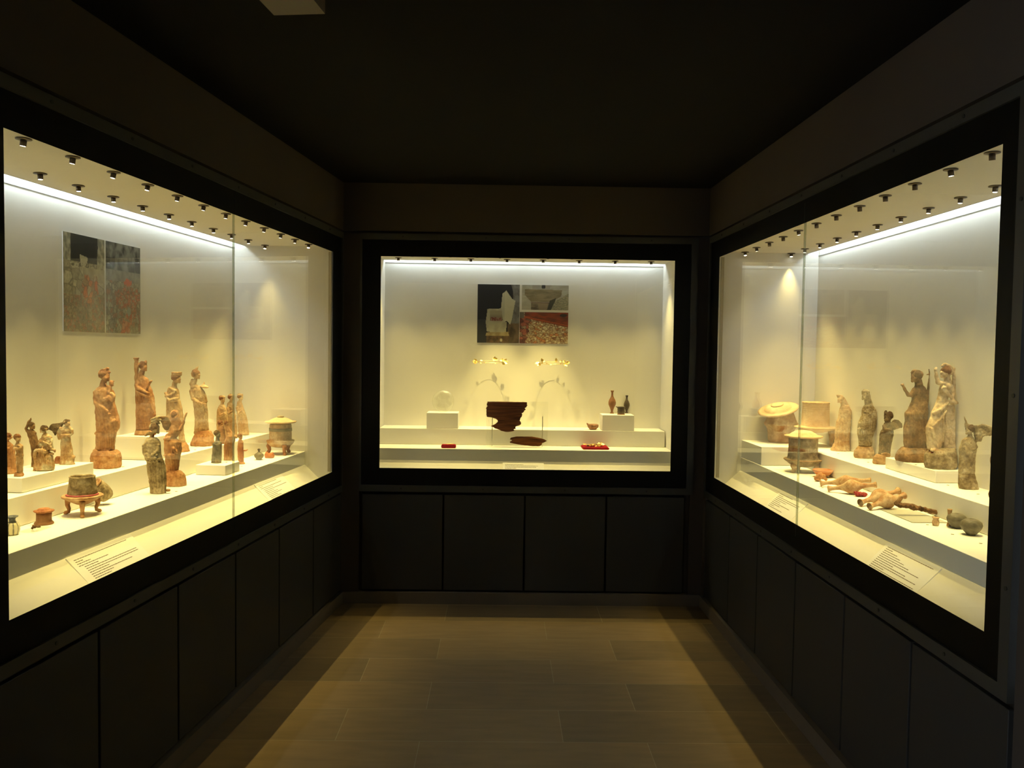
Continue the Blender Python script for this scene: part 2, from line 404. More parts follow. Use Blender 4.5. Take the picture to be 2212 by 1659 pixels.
step('display_plinth', 'L', 'low white plinth at the near end of the left case under small figures', (1.875, 2.288, 0.43, DB-e, 1.0745, 1.126), cat=PL, grp=GP)
step('display_plinth', 'L', 'tall white plinth in the left case under the figure with a pillar', (1.22, 1.425, 0.42, DB-e, 1.0745, 1.180), cat=PL, grp=GP)
step('display_plinth', 'L', 'small white plinth on the front step of the left case beside the glass joint', (0.99, 1.15, 0.22, 0.37, 0.9695, 1.017), cat=PL, grp=GP)
step('display_plinth', 'R', 'white plinth in the right case under the two tallest figures', (1.33, 1.757, 0.50, DB-e, 1.0745, 1.124), (1.33, 1.757, 0.495, 0.505, 1.0745, 1.124), cat=PL, grp=GP)
step('display_plinth', 'B', 'white plinth under the glass disc in the back case', (0.486, 0.697, 0.402, 0.56, 1.0635, 1.168), cat=PL, grp=GP)
step('display_plinth', 'B', 'white plinth under two narrow bottles and a small cup in the back case', (1.668, 1.883, 0.402, 0.56, 1.0635, 1.168), cat=PL, grp=GP)

# ------------------------------------------------------------------ spot lamps in the case ceilings
def spot_lamp():
    r = empty('spotlight'); r['category'] = 'spotlight'
    bm = bmesh.new(); lathe(bm, [(0.0, 0), (0.021, 0), (0.0225, -0.001), (0.0225, -0.003), (0.010, -0.004), (0.0, -0.004)], 28); link('ceiling_disc', bm, 'lamp', r, True)
    bm = bmesh.new(); lathe(bm, [(0.0, 0.003), (0.0090, 0.0), (0.0090, -0.018), (0.0084, -0.018), (0.0084, -0.016), (0.0, -0.016)], 22)
    b = link('barrel', bm, 'lamp', r, True); b.location = (0, 0, -0.0045)
    bm = bmesh.new(); lathe(bm, [(0.0, -0.0177), (0.0074, -0.0177), (0.0074, -0.0162), (0.0, -0.0162)], 20)
    link('lens', bm, 'lens', b)
    L = bpy.data.lights.new('lamp_light', 'SPOT'); L.energy = SPOT_W; L.color = WARM; L.spot_size = math.radians(70); L.spot_blend = 1.0; L.shadow_soft_size = 0.0035
    lo = bpy.data.objects.new('lamp_light', L); COL.objects.link(lo); lo.parent = b; lo.location = (0, 0, -0.0215)
    return r
SP0 = spot_lamp(); first = [SP0]
def place_spot(c, s, d, tilt, az, label, grp, aim=None):
    loc = wp(c, s, d, 2.1995)
    r = first.pop() if first else dup(SP0)
    r.location = loc; r['label'] = label; r['group'] = grp
    b = [k for k in r.children if k.name.startswith('barrel')][0]
    o, S, D = frame(c); v = -(D*math.cos(az)+S*math.sin(az))*math.sin(tilt) + Vector((0, 0, math.cos(tilt)))
    if aim:          # a lamp focused on one object: its own tighter, stronger beam
        lo = [k for k in b.children if k.type == 'LIGHT'][0]; lo.data = lo.data.copy(); lo.data.energy = aim[0]; lo.data.spot_size = math.radians(aim[1]); lo.data.shadow_soft_size = 0.002
    b.rotation_mode = 'QUATERNION'; b.rotation_quaternion = Vector((0, 0, 1)).rotation_difference(v)
ORD = ['first', 'second', 'third', 'fourth', 'fifth', 'sixth', 'seventh', 'eighth', 'ninth', 'tenth', 'eleventh', 'twelfth']
for c, side in (('L', 'left'), ('R', 'right')):
    front = [2.669, 2.44, 2.215, 1.995, 1.775, 1.553, 1.339, 1.125, 0.905, 0.684, 0.475, 0.256]
    back = [2.204, 1.988, 1.761, 1.543, 1.322, 1.107, 0.880, 0.667, 0.452, 0.216]
    if c == 'R': front = [2.677, 2.452, 2.223, 2.0, 1.777, 1.545, 1.32, 1.09, 0.87, 0.65, 0.425, 0.205]; back = [2.211, 1.992, 1.761, 1.531, 1.309, 1.084, 0.856, 0.628, 0.405, 0.185]
    tl = [.17, .2, .5, .5, .3, .25, .2, .2, .2, .2, .2, .2] if c == 'L' else [.6, .25, .5, .55, .65, .4, .6, .2, .4, .55, .3, .6]
    for i, s in enumerate(front):
        d = 0.128 if c == 'L' else 0.118+0.004*i
        place_spot(c, s, d, 0.16+(tl[i]-.2)*0.12 if s > .3 else .26, (0.5 if c == 'L' else -0.9)*(tl[i] > .3) if s > .3 else 1.5, 'ceiling spotlight in the %s case, front row, %s from the near end' % (side, ORD[i]), 'spotlights of the %s case' % side, (31, 52) if c == 'L' else (20, 52))
    for i, s in enumerate(back):
        place_spot(c, s, 0.41 if c == 'L' else 0.42+0.003*i, 0.06 if s > .25 else .22, PI if s > .25 else 1.7, 'ceiling spotlight in the %s case, rear row, %s from the near end' % (side, ORD[i]), 'spotlights of the %s case' % side, (SPOT_W*1.45, 60))
for i in range(8):
    place_spot('B', 0.289+0.2407*i, 0.40, 0.06, PI, 'ceiling spotlight in the back case, %s from the left' % ORD[i], 'spotlights of the back case', (20, 70))
for i, s in enumerate((0.41, 0.65, 0.82, 0.965, 1.27, 1.42, 1.61, 1.85)):
    hot = i in (3, 4)
    place_spot('B', s, 0.13, 0.46 if hot else 0.18, 0, 'front ceiling spotlight of the back case behind the black border, %s from left' % ORD[i], 'spotlights of the back case', (34, 36) if hot else (14, 52))

# ------------------------------------------------------------------ cupboards under the cases
def cupboard(c, s0, s1, label):
    o = empty('base_cupboard', wp(c, (s0+s1)/2, 0.1, 0.075)); tag(o, label, 'cupboard', 'dark cupboards under the cases')
    wpart('carcass', fbox(c, (s0+0.001, s1-0.001, 0.022, 0.034, 0.075, 0.698)), 'groove', o)
    bm = fbox(c, (s0+0.006, s1-0.006, 0.001, 0.020, 0.086, 0.686)); bmesh.ops.bevel(bm, geom=bm.edges[:], offset=0.0015, segments=1, affect='EDGES')
    wpart('door', bm, 'cabinet', o)
for i in range(6):
    cupboard('L', 0.015+0.5005*i, 0.015+0.5005*(i+1), 'dark flat cupboard door under the left case, %s from the back corner' % ORD[i])
rs = [0.06, 0.567, 1.045, 1.553, 2.048, 2.54, 3.036]
for i in range(6):
    cupboard('R', rs[i], rs[i+1], 'dark flat cupboard door under the right case, %s from the back corner' % ORD[i])
bs = [0.119, 0.632, 1.141, 1.652, 2.146]
for i in range(4):
    cupboard('B', bs[i], bs[i+1], 'dark flat cupboard door under the back case, %s from the left' % ORD[i])

# boxed duct hanging near the ceiling at upper left
bm = fbox('L', (3.0, 4.6, -0.895, -0.768, 2.40, ZC)); tag(link('ceiling_duct', bm, 'skirt'), 'pale boxed duct hanging under the dark ceiling at upper left', 'duct')

# ------------------------------------------------------------------ text cards on the sloping panels
def card(c, s0, s1, label, rows, wid, thick=0.004, y0=0.004, y1=0.200, dirn=1, lm=0.06):
    """dirn=+1: text starts at s0 and runs to s1; rows = relative line lengths"""
    z0 = ZS[c][0]; q = math.sqrt(0.5)
    o, S, D = frame(c)
    X = S*dirn; Y = (D*(-q)+Vector((0, 0, -q))); N = (D*(-q)+Vector((0, 0, q)))      # Y runs down the slope
    base = wp(c, s0, 0.177, z0) + N*0.0008
    mt = Matrix.Identity(4)
    for i in range(3): mt[i][0], mt[i][1], mt[i][2], mt[i][3] = X[i], Y[i], N[i], base[i]
    w = abs(s1-s0)
    root = empty('text_card', base); tag(root, label, 'text card', 'text cards on the sloping panels')
    bm = bmesh.new(); box(bm, 0, w, y0, y1, 0, thick); bm.transform(mt); wpart('card', bm, 'card', root)
    bm = bmesh.new(); rnd = random.Random(len(label))
    for i, (r0, r1) in enumerate(rows):
        y = y0+0.016+i*wid; x = w*(lm+r0*(1-lm)); xe = w*(lm+r1*(0.94-lm))
        while x < xe:
            l = rnd.uniform(0.006, 0.016); x2 = min(x+l, xe)
            box(bm, x, x2, y, y+wid*0.30, thick, thick+0.0002); x = x2+0.0022
    bm.transform(mt); wpart('text_lines', bm, 'ink', root)
card('L', 2.43, 2.055, 'large printed text card at the near end of the left case',
     [(0, .93), (0, .12), (0, .22), (0, .5), (.06, .3), (.06, .97), (.06, .98), (.06, .4), (.06, .8), (.06, .42), (.06, .35), (.06, .62), (.06, .52), (.06, .66)], 0.0088, dirn=-1)
card('L', 0.925, 0.56, 'printed text card at the far end of the left case, below the round-bellied little pot',
     [(0, .75), (0, .14), (0, .86), (.05, .45), (.05, .98), (.05, .4), (.05, .5), (.05, .62), (.05, .4), (.05, .5), (.05, .95)], 0.0095, dirn=-1)
card('R', 2.03, 2.40, 'large printed text card at the near end of the right case',
     [(.0, .98), (.0, .16), (0, .3), (0, .4), (0, .52), (0, .66), (0, .9), (0, .4), (0, .7), (.0, .95), (0, .3), (0, .98), (0, .96)], 0.0088, dirn=1)
card('R', 0.885, 1.245, 'printed text card at the far end of the right case, crossed by the glass joint',
     [(0, .55), (0, .2), (0, .95), (0, .96), (0, .5), (0, .3), (0, .75), (0, .4), (0, .2), (0, .6)], 0.0095, dirn=1)
card('B', 1.0, 1.265, 'pale printed text card at the bottom middle of the back case', [(0, .5), (0, .9), (0, .85), (0, .3), (0, .7), (0, .8)], 0.010, y0=0.012, y1=0.10)

# ------------------------------------------------------------------ clay figures, modelled from front sketches with real thickness
def local(crop, anc):
    ox, oy, k = crop; s, d, px, uc, vc = anc
    def f(u, v): return ((u/k+ox)-uc)*px, (vc-(v/k+oy))*px
    return f, px/k
def oval(cx, cy_, rx, ry, z, n=28, pw=2.0):
    out = []
    for i in range(n):
        a = 2*PI*i/n; ca, sa = math.cos(a), math.sin(a)
        out.append((cx+rx*math.copysign(abs(ca)**(2/pw), ca), cy_+ry*math.copysign(abs(sa)**(2/pw), sa), z))
    return out
def prims(bm, F, un, tan, spec, hair_only=False):
    """spec entries: L loft rows, E ellipsoid, C chain of round joints, H head, S slab; sketch units, y positive away from the viewer"""
    for p in spec:
        t = p[0]
        if hair_only and t != 'H': continue
        if t == 'L':
            df = p[2] if len(p) > 2 else 0.75; dy = (p[3] if len(p) > 3 else 0)*un; pw = p[4] if len(p) > 4 else 2.2
            rows = sorted(p[1], key=lambda r: -r[0]); rr = []; lastz = None
            for v, a, b in rows:
                x0, z = F(a, v); x1, _ = F(b, v); z = max(z, 0.0)
                if lastz is not None and z <= lastz+1e-5: z = lastz+2e-4
                lastz = z; rx = (x1-x0)/2/math.sqrt(1+(df*tan)**2)
                rr.append(oval((x0+x1)/2, dy, rx, max(rx*df, un*4), z, 32, pw))
            rings(bm, rr)
        elif t == 'E':
            _, u, v, ru, rv = p[:5]; dy = (p[5] if len(p) > 5 else 0)*un; dy *= 1.3 if dy < 0 else 1; rd = (p[6] if len(p) > 6 else ru)*un
            x, z = F(u, v); ball(bm, (x, dy, z), ru*un, rd, rv*un)
        elif t == 'C':
            pts = [(F(q[0], q[1]), q[2]*un, (q[3] if len(q) > 3 else 0)*un*(1.3 if len(q) > 3 and q[3] < 0 else 1)) for q in p[1]]
            P3 = [Vector((f_[0], y, f_[1])) for f_, r, y in pts]; R3 = [r for _, r, _ in pts]
            for c_, r in zip(P3, R3): ball(bm, c_, r, r, r, 12)
            for i in range(len(P3)-1):
                if (P3[i+1]-P3[i]).length > 1e-5: tube(bm, [P3[i], P3[i+1]], [R3[i], R3[i+1]], 12)
        elif t == 'H':
            _, u, v, r, dr = p[:5]; y = (p[5] if len(p) > 5 else 0); hair = p[6] if len(p) > 6 else True
            X, z = F(u, v); dy = y*un; R = r*un
            fx, fy = (dr, -0.25) if dr else (0.0, -1.0)
            if not hair_only:
                ball(bm, (X, dy, z), R*.82, R*.86, R*1.12, 18)                       # skull and face
                g = lambda a, up_, rr_, sx=1.0, sz=1.0, side=0.0: ball(bm, (X+fx*a*R+side*R*abs(fy if not dr else 0), dy+fy*a*R+(side*R if dr else 0), z+up_*R), rr_*R*sx, rr_*R, rr_*R*sz, 10)
                g(.86, -.08, .20, 1.0, 1.5)                                         # nose
                g(.66, -.78, .34)                                                   # chin
                g(.76, -.46, .17, 1.2, .6)                                          # lips
                g(.60, .28, .36, 1.0, .45)                                          # brow
                for sd in (-.36, .36): g(.62, .06, .17, 1, .7, sd)                  # eyes
                for sd in (-.42, .42): g(.42, -.38, .36, 1, 1, sd)                  # cheeks
            if hair and hair_only:
                ball(bm, (X-fx*.24*R, dy-fy*.24*R, z+.34*R), R*1.06, R*1.08, R*1.02, 16)
                ball(bm, (X-fx*1.0*R, dy-fy*.8*R, z+.12*R), R*.46, R*.5, R*.46, 10)
                for q in range(9):
                    a = q*.42-1.7; ball(bm, (X-fx*.24*R+R*1.0*math.sin(a)*(1 if not dr else .7), dy-fy*.24*R-R*.4, z+.42*R+R*.82*math.cos(a)), R*.24, R*.3, R*.24, 8)
        elif t == 'S':
            th = p[2]*un; dy = (p[3] if len(p) > 3 else 0)*un
            rows = sorted(p[1], key=lambda r: -r[0]); rr = []; lastz = None
            for v, a, b in rows:
                x0, z = F(a, v); x1, _ = F(b, v)
                if lastz is not None and z <= lastz+1e-5: z = lastz+2e-4
                lastz = z; w = (x1-x0)/2; c = min(th/2, w*.45)
                rr.append([(x0, dy, z), (x0+c, dy-th/2, z), ((x0+x1)/2, dy-th/2, z), (x1-c, dy-th/2, z), (x1, dy, z), (x1-c, dy+th/2, z), ((x0+x1)/2, dy+th/2, z), (x0+c, dy+th/2, z)])
            rings(bm, rr)
def sculpt(name, bm, mat, parent, vox, fold=0.0, ztop=1e9, zlow=-1e9, nf=9, rough=0.0012, seed=0, sm=2, smooth=True):
    """weld the overlapping shapes into one continuous skin and carve drapery and wear into it"""
    bmesh.ops.recalc_face_normals(bm, faces=bm.faces[:])
    me = bpy.data.meshes.new('tmp'); bm.to_mesh(me); bm.free()
    t = bpy.data.objects.new('tmp', me); COL.objects.link(t)
    r = t.modifiers.new('r', 'REMESH'); r.mode = 'VOXEL'; r.voxel_size = vox; r.use_smooth_shade = smooth
    if sm:
        k = t.modifiers.new('s', 'SMOOTH'); k.iterations = sm; k.factor = 0.5
    dg = bpy.context.evaluated_depsgraph_get(); out = bpy.data.meshes.new_from_object(t.evaluated_get(dg)); out.name = name
    bpy.data.objects.remove(t); bpy.data.meshes.remove(me)
    zs = [v.co.z for v in out.vertices]; zt = max(zs) if zs else 1
    new = []
    sv = Vector((seed*7.1, seed*3.3, seed*1.7))
    for v in out.vertices:
        c = v.co; nn = v.normal; a = 0.0; n0 = noise.noise(c*12+sv)
        if fold and zlow < c.z < ztop:
            w = min(1.0, (ztop-c.z)/(0.12*zt+1e-6), (c.z-zlow)/(0.05*zt+1e-6))
            n1 = noise.noise(Vector((c.x*9, c.y*9, c.z*5))+sv)
            ph = math.atan2(c.y, c.x)*nf + n1*5.0 + c.z*14
            a += fold*2.1*w*(abs(math.sin(ph))-0.6)
        a += rough*1.2*noise.fractal(c*55+sv, 1.0, 2.0, 4)
        if fold: a -= 0.0020*max(0.0, 0.45-abs(noise.noise(Vector((c.x*34+n0*2, c.y*34, c.z*22+n0*3))+sv))*3.2)
        new.append(c+nn*a)
    for v, c in zip(out.vertices, new): v.co = c
    out.update()
    for p in out.polygons: p.use_smooth = True
    out.materials.clear(); out.materials.append(M[mat])
    o = bpy.data.objects.new(name, out); COL.objects.link(o); o.parent = parent
    return o
GF = 'ancient clay figures in the display cases'
def figure(name, label, c, z, anc, crop, mat, body, fold=0.0016, ztop=0.62, zlow=0.05, nf=9, cat='clay figure', group=GF, parts=(), rough=0.0012, seed=1, vox=None, sweep=0.0):
    s, d, px, uc, vc = anc
    F, un = local(crop, anc)
    loc = wp(c, s, d, z+0.0008); v = loc-EYE
    root = empty(name, loc, -YAW); tag(root, label, cat, group)
    tan = abs((v.x*math.cos(YAW)-v.y*math.sin(YAW))/(v.y*math.cos(YAW)+v.x*math.sin(YAW)))
    bm = bmesh.new(); prims(bm, F, un, tan, body)
    H = max(q.co.z for q in bm.verts)
    vx = vox or max(0.0014, H/150)
    sculpt('body' if cat == 'clay figure' else 'vessel_body', bm, mat, root, vx, fold, H*ztop, H*zlow, nf, rough, seed)
    if cat == 'clay figure' and any(p[0] == 'H' for p in body):
        bm = bmesh.new(); prims(bm, F, un, tan, body, True)
        if len(bm.verts): sculpt('hair', bm, {'tc_orange': 'hair', 'tc_white': 'hair', 'tc_red': 'hair', 'tc_pale': 'hair', 'tc_tan': 'hair'}.get(mat, 'hair_dark'), root, vx*.8, 0.0, rough=rough*1.3, seed=seed+9, sm=1)
        else: bm.free()
    for pn, pm, spec in parts:
        bm = bmesh.new(); prims(bm, F, un, tan, spec)
        if pn == 'wing' and sweep:      # wing swept towards the front so that it clears the rear wall
            for w_ in bm.verts:
                e_ = (w_.co.x-sweep*.3)
                if e_ > 0: w_.co.y -= e_*.55/max(tan, .3); w_.co.x -= e_*.55
        sculpt(pn, bm, pm, root, vx, 0.0, rough=rough*1.4, seed=seed+5)
    return root

K1 = (185, 780, 6.912); K2 = (270, 765, 7.541); K3 = (380, 780, 7.213); K4 = (300, 880, 8.508); K5 = (10, 895, 11.85)
K6 = (1780, 830, 9.217); K7 = (1925, 780, 6.9125); K8 = (2055, 880, 8.295)

# -- left case
figure('mother_figure', 'tall reddish clay woman holding a small child to her shoulder, on a rough drum base', 'L', 1.073, (1.6636,0.5039,0.0020,232.00,1009.86), K1, 'tc_orange',
  [('L', [(1330,150,430),(1240,158,432),(1130,160,452),(1060,165,470),(1000,165,508),(930,162,512),(850,156,500),(780,150,478),(700,148,460),(620,142,440),(560,136,448),(500,138,440),(450,150,420),(415,180,360),(390,225,320)], .72),
   ('C', [(262,410,48),(278,330,44)]), ('H', 300,245,72,1), ('E', 262,215,62,52), ('C', [(222,250,22),(232,180,24),(290,158,24),(365,188,20)]), ('E', 335,138,30,28),
   ('C', [(165,490,36,-10),(178,580,34,-30),(205,648,30,-60)]), ('C', [(205,648,30,-60),(310,700,24,-85),(395,752,19,-100)]), ('E', 425,790,24,18,-100), ('C', [(420,785,8,-105),(450,805,6,-105)]),('C', [(410,790,8,-100),(440,822,6,-100)]),
   ('C', [(240,590,13,-60),(330,575,15,-80),(410,545,16,-80)]), ('C', [(250,620,12,-60),(340,600,12,-85),(430,560,12,-80)]), ('C', [(270,560,11,-55),(400,530,14,-70)]),
   ('C', [(430,500,30,-60),(465,530,26,-60),(440,600,26,-60)]), ('C', [(400,560,9,-90),(445,610,8,-80)]),
   ('C', [(200,1080,22,-60),(300,1000,26,-80),(420,920,26,-80),(480,890,22,-60)]), ('C', [(230,900,14,-60),(340,835,22,-80),(420,870,20,-80)]), ('C', [(480,900,26,-30),(500,980,22,-20),(480,1030,16,-20)]),
   ('C', [(300,1340,26,-60),(370,1345,24,-60)])],
  parts=[('child', 'tc_orange', [('C', [(385,490,42,-40),(388,410,34,-40)]), ('H', 412,345,40,1,-40), ('E', 455,318,10,12,-40), ('C', [(340,352,11,-50),(385,430,14,-50)])]),
         ('plinth', 'tc_orange', [('L', [(1606,100,520),(1560,92,527),(1450,86,522),(1380,98,512),(1335,125,460)], .85, 0, 2.8), ('E', 190,1345,40,35,-60)])], seed=2)
figure('pillar_figure', 'reddish clay woman with pointed headdress beside a tall round pillar, raising one hand', 'L', 1.180, (1.3442,0.5300,0.0022,308.00,939.04), K2, 'tc_orange',
  [('L', [(1230,195,430),(1120,205,455),(1000,205,500),(900,195,492),(800,190,480),(700,190,468),(620,200,450),(550,215,420),(480,205,400),(420,215,380),(375,225,320)], .72),
   ('C', [(262,390,46),(285,310,42)]), ('H', 308,235,62,1), ('E', 265,205,52,48), ('L', [(215,235,330),(190,270,362),(160,300,368),(125,340,356)], .3),
   ('C', [(235,470,30,-30),(235,550,28,-60),(350,610,22,-80),(440,650,18,-85)]), ('C', [(390,580,22,-60),(430,510,19,-70),(468,455,16,-75)]), ('C', [(470,455,9,-75),(495,445,6,-75)]), ('C', [(462,450,8,-75),(462,428,5,-75)]),
   ('C', [(230,620,18,-60),(330,665,18,-85),(430,695,16,-80)]), ('C', [(380,700,12,-80),(455,705,10,-80)]), ('C', [(440,720,12,-80),(480,900,12,-60),(505,990,14,-40)])],
  parts=[('pillar', 'tc_orange', [('L', [(1300,170,300),(1150,172,300),(700,162,250),(400,152,225),(180,150,218),(150,158,215),(115,140,228),(88,130,235)], .8, 20)]),
         ('plinth', 'tc_orange', [('L', [(1345,165,490),(1290,165,500),(1240,180,480)], .75, 0, 2.8)])], seed=3)
figure('cloaked_figure', 'pinkish tan clay figure with a flat brimmed headdress, standing behind the veiled figure', 'L', 1.073, (1.1016,0.4900,0.0023,383.00,975.29), K2, 'tc_tan',
  [('L', [(1640,690,1010),(1300,680,960),(1100,680,950),(1000,680,950),(860,676,930),(740,676,900),(640,680,890),(590,690,880),(555,710,850),(530,745,845)], .72),
   ('C', [(800,545,40),(815,470,38)]), ('H', 850,410,66,1), ('E', 810,370,55,50), ('L', [(360,762,925),(340,765,930),(318,760,928),(300,758,935)], .75),
   ('C', [(760,560,22,-40),(850,600,22,-50)]), ('C', [(700,690,16,-60),(770,750,20,-80),(890,720,20,-60)]), ('C', [(690,640,22,-50),(720,690,18,-60),(840,630,18,-60)]), ('C', [(775,770,14,-80),(900,760,12,-60)]),
   ('C', [(840,800,12,-70),(860,900,12,-70)])],
  parts=[('plinth', 'tc_orange', [('L', [(1640,690,1052),(1560,690,1048),(1490,700,1030),(1440,720,1000)], .8, 0, 2.4)])], seed=4)
figure('parasol_figure', 'grey tan clay woman with tall pointed cap and a small disc at her shoulder', 'L', 1.073, (0.8473,0.4900,0.0024,436.00,962.53), K3, 'tc_tan',
  [('L', [(1130,280,520),(1000,292,508),(900,294,503),(800,285,500),(720,280,490),(650,270,485),(580,258,470),(500,240,450),(440,228,425),(390,222,395),(360,228,340)], .7),
   ('C', [(268,370,36),(300,290,34)]), ('H', 322,205,62,1), ('E', 285,190,48,60), ('L', [(210,242,330),(170,248,345),(130,262,345),(90,310,352),(65,345,358)], .3), ('C', [(255,290,26),(240,350,30)]),
   ('C', [(250,460,34,-20),(290,580,30,-50),(400,640,24,-80),(450,655,20,-85)]), ('C', [(380,400,24),(450,520,26),(480,620,18)]), ('E', 490,660,30,18,-60), ('C', [(500,700,12,-60),(520,705,8,-60)]), ('E', 505,740,22,22,-50), ('C', [(505,780,14,-50),(518,792,9,-50)]),
   ('C', [(440,660,14,-80),(475,800,14,-60),(500,1000,12,-50)])],
  parts=[('disc', 'tc_pale', [('L', [(408,420,505),(400,385,515),(385,370,505),(368,400,480),(345,420,455),(315,432,450)], .8)]),
         ('plinth', 'tc_orange', [('L', [(1318,225,590),(1260,232,600),(1180,270,590),(1120,300,570),(1080,330,545)], .8, 0, 2.4)])], seed=5)
for nm, lb, u, s_, rows, hd in (
  ('draped_figure', 'leftmost of three small hatted clay women at the far end of the left case', 481, 0.0, [(1290,640,830),(1150,640,822),(1000,636,815),(900,636,810),(800,640,800),(740,650,785),(700,672,765),(680,690,750)], (725,600,42)),
  ('draped_figure', 'middle of three small hatted clay women at the far end of the left case', 502, 0.0, [(1240,800,965),(1000,806,950),(850,806,935),(760,800,915),(700,792,905),(650,800,890),(625,820,870)], (860,560,42)),
  ('draped_figure', 'rightmost of three small hatted clay women, with the widest skirt', 526, 0.0, [(1145,975,1145),(1050,968,1130),(950,958,1120),(850,950,1095),(780,945,1075),(700,940,1045),(640,950,1030),(610,965,1010)], (1005,555,42))):
    hu, hv, hr = hd
    anc = {481: (0.5840,0.5000,0.0026,481.00,950.69), 502: (0.4609,0.5000,0.0026,502.00,945.66), 526: (0.3087,0.5000,0.0027,526.50,939.78)}[u]
    figure(nm, lb, 'L', 1.073, anc, K3, 'tc_tan' if u != 526 else 'tc_pale',
      [('L', rows, .75), ('C', [(hu-5, hv+80, 26), (hu, hv+30, 24)]), ('H', hu, hv, hr, 1), ('L', [(hv-18, hu-44, hu+40), (hv-32, hu-56, hu+44), (hv-52, hu-40, hu+40)], .8),
       ('C', [(rows[-3][1]+25, rows[-3][0]+20, 20, -30), (rows[-3][1]+60, rows[-3][0]+110, 16, -55), (rows[-3][2]-10, rows[-3][0]+70, 14, -55)]),
       ('C', [(rows[-4][1]+20, rows[-4][0]+60, 10, -50), (rows[-4][2]-5, rows[-4][0]+20, 10, -50)])], seed=u, group=GF)
figure('hooded_figure', 'grey brown clay woman with rolled hair, tallest figure on the left front step', 'L', 0.968, (1.6536,0.2921,0.0020,337.00,1065.26), K4, 'tc_grey',
  [('L', [(1590,205,500),(1500,205,500),(1400,195,500),(1300,180,500),(1200,165,498),(1100,155,488),(1000,150,462),(950,120,435),(880,100,415),(800,88,405),(720,92,405),(650,110,395),(600,135,365),(565,160,320)], .75),
   ('C', [(232,580,42),(262,500,40)]), ('H', 312,415,78,1), ('E', 250,380,62,60), ('C', [(225,380,30),(255,335,30),(330,305,30),(385,310,18)]), ('C', [(225,245,12),(300,220,24),(370,195,22)]), ('C', [(245,290,22),(330,250,30),(400,250,22)]), ('C', [(130,530,24),(200,490,30)]),
   ('C', [(130,720,40,-40),(150,830,36,-70),(250,930,30,-100),(360,930,24,-100)]), ('C', [(380,700,32,-30),(385,800,30,-60),(300,880,26,-100)]), ('C', [(230,980,22,-90),(330,985,20,-100),(430,940,18,-60)]), ('C', [(110,860,16,-40),(240,960,16,-90),(380,870,14,-80)]),
   ('C', [(400,1000,14,-70),(430,1300,12,-70),(440,1550,12,-60)])],
  parts=[('foot', 'tc_brown', [('E', 530,1525,42,28,10,50)]), ('wing', 'tc_brown', [('S', [(185,370,525),(215,350,540),(250,380,555),(300,400,570),(340,415,575),(380,420,560),(410,440,545),(440,460,520)], 40, 40)])], fold=.0012, seed=6)
figure('veiled_figure', 'orange clay woman with raised arm on a squared rocky base, behind the grey brown one', 'L', 0.968, (1.4602,0.3064,0.0021,380.00,1049.00), K4, 'tc_orange',
  [('L', [(1220,510,735),(1150,505,725),(1080,500,735),(1000,485,745),(900,480,765),(800,475,785),(720,472,785),(640,470,780),(580,475,700),(520,485,640),(490,520,610)], .72),
   ('L', [(500,600,760),(400,560,800),(300,550,790),(230,560,770),(160,585,750),(100,615,740),(60,660,715)], .35), ('H', 672,175,64,1), ('E', 640,160,78,98,30,60), ('E', 615,270,62,110,20,50), ('C', [(650,290,46),(655,400,74),(640,500,90)]), ('C', [(780,420,30,-20),(830,300,24,-20),(850,200,22,-20),(885,120,18,-20)]), ('C', [(885,120,9,-20),(900,100,6,-20)]),
   ('C', [(640,700,20,-60),(700,760,24,-90),(745,830,18,-70)]), ('C', [(500,590,28,-40),(600,560,26,-70)]), ('E', 590,300,34,40,-30), ('C', [(490,880,14,-60),(700,860,18,-90)])],
  parts=[('plinth', 'tc_orange', [('L', [(1465,500,860),(1430,500,862),(1330,500,856),(1240,500,835),(1200,520,800),(1165,560,760)], .85, 0, 3.2)])], seed=7)

anc_s = dict(F1=(2.1997,0.5437,0.0017,20.00,1022.98), F2=(2.2496,0.4679,0.0016,41.50,1028.85), F3=(2.0356,0.5644,0.0018,75.00,1008.82), F4=(2.1045,0.4721,0.0017,98.00,1015.97), F5=(1.9461,0.4899,0.0018,147.00,1003.04), F5b=(1.9346,0.5443,0.0018,123.00,1001.33))
figure('standing_figure', 'small orange clay figure at the very edge of the glass, leftmost on the low plinth', 'L', 1.126, anc_s['F1'], K5, 'tc_orange',
  [('L', [(1470,20,300),(1300,25,290),(1150,15,285),(1000,10,275),(900,10,265),(800,15,230),(740,25,180),(710,40,150)], .7), ('C', [(80,730,40),(85,690,38)]), ('H', 85,600,80,0), ('C', [(140,640,34),(190,600,26)]), ('C', [(60,900,26,-60),(160,880,24,-70)])],
  parts=[('plinth', 'tc_orange', [('L', [(1530,-40,310),(1400,-30,300),(1330,40,250)], .8)])], fold=.001, seed=8)
figure('standing_figure', 'small clay woman on a thin disc base, second from left on the low plinth', 'L', 1.126, anc_s['F2'], K5, 'tc_tan',
  [('L', [(1500,310,470),(1300,305,480),(1100,300,480),(1050,285,490),(950,290,480),(850,260,490),(780,265,480),(730,290,420),(700,300,370)], .75), ('C', [(330,740,36),(345,690,34)]), ('H', 352,590,84,1), ('C', [(280,800,30,-40),(300,860,28,-70),(470,830,24,-70)]), ('C', [(400,770,24,-60),(470,800,20,-60)])],
  parts=[('plinth', 'tc_orange', [('L', [(1585,240,480),(1540,232,500),(1495,255,480)], .85)])], fold=.001, seed=9)
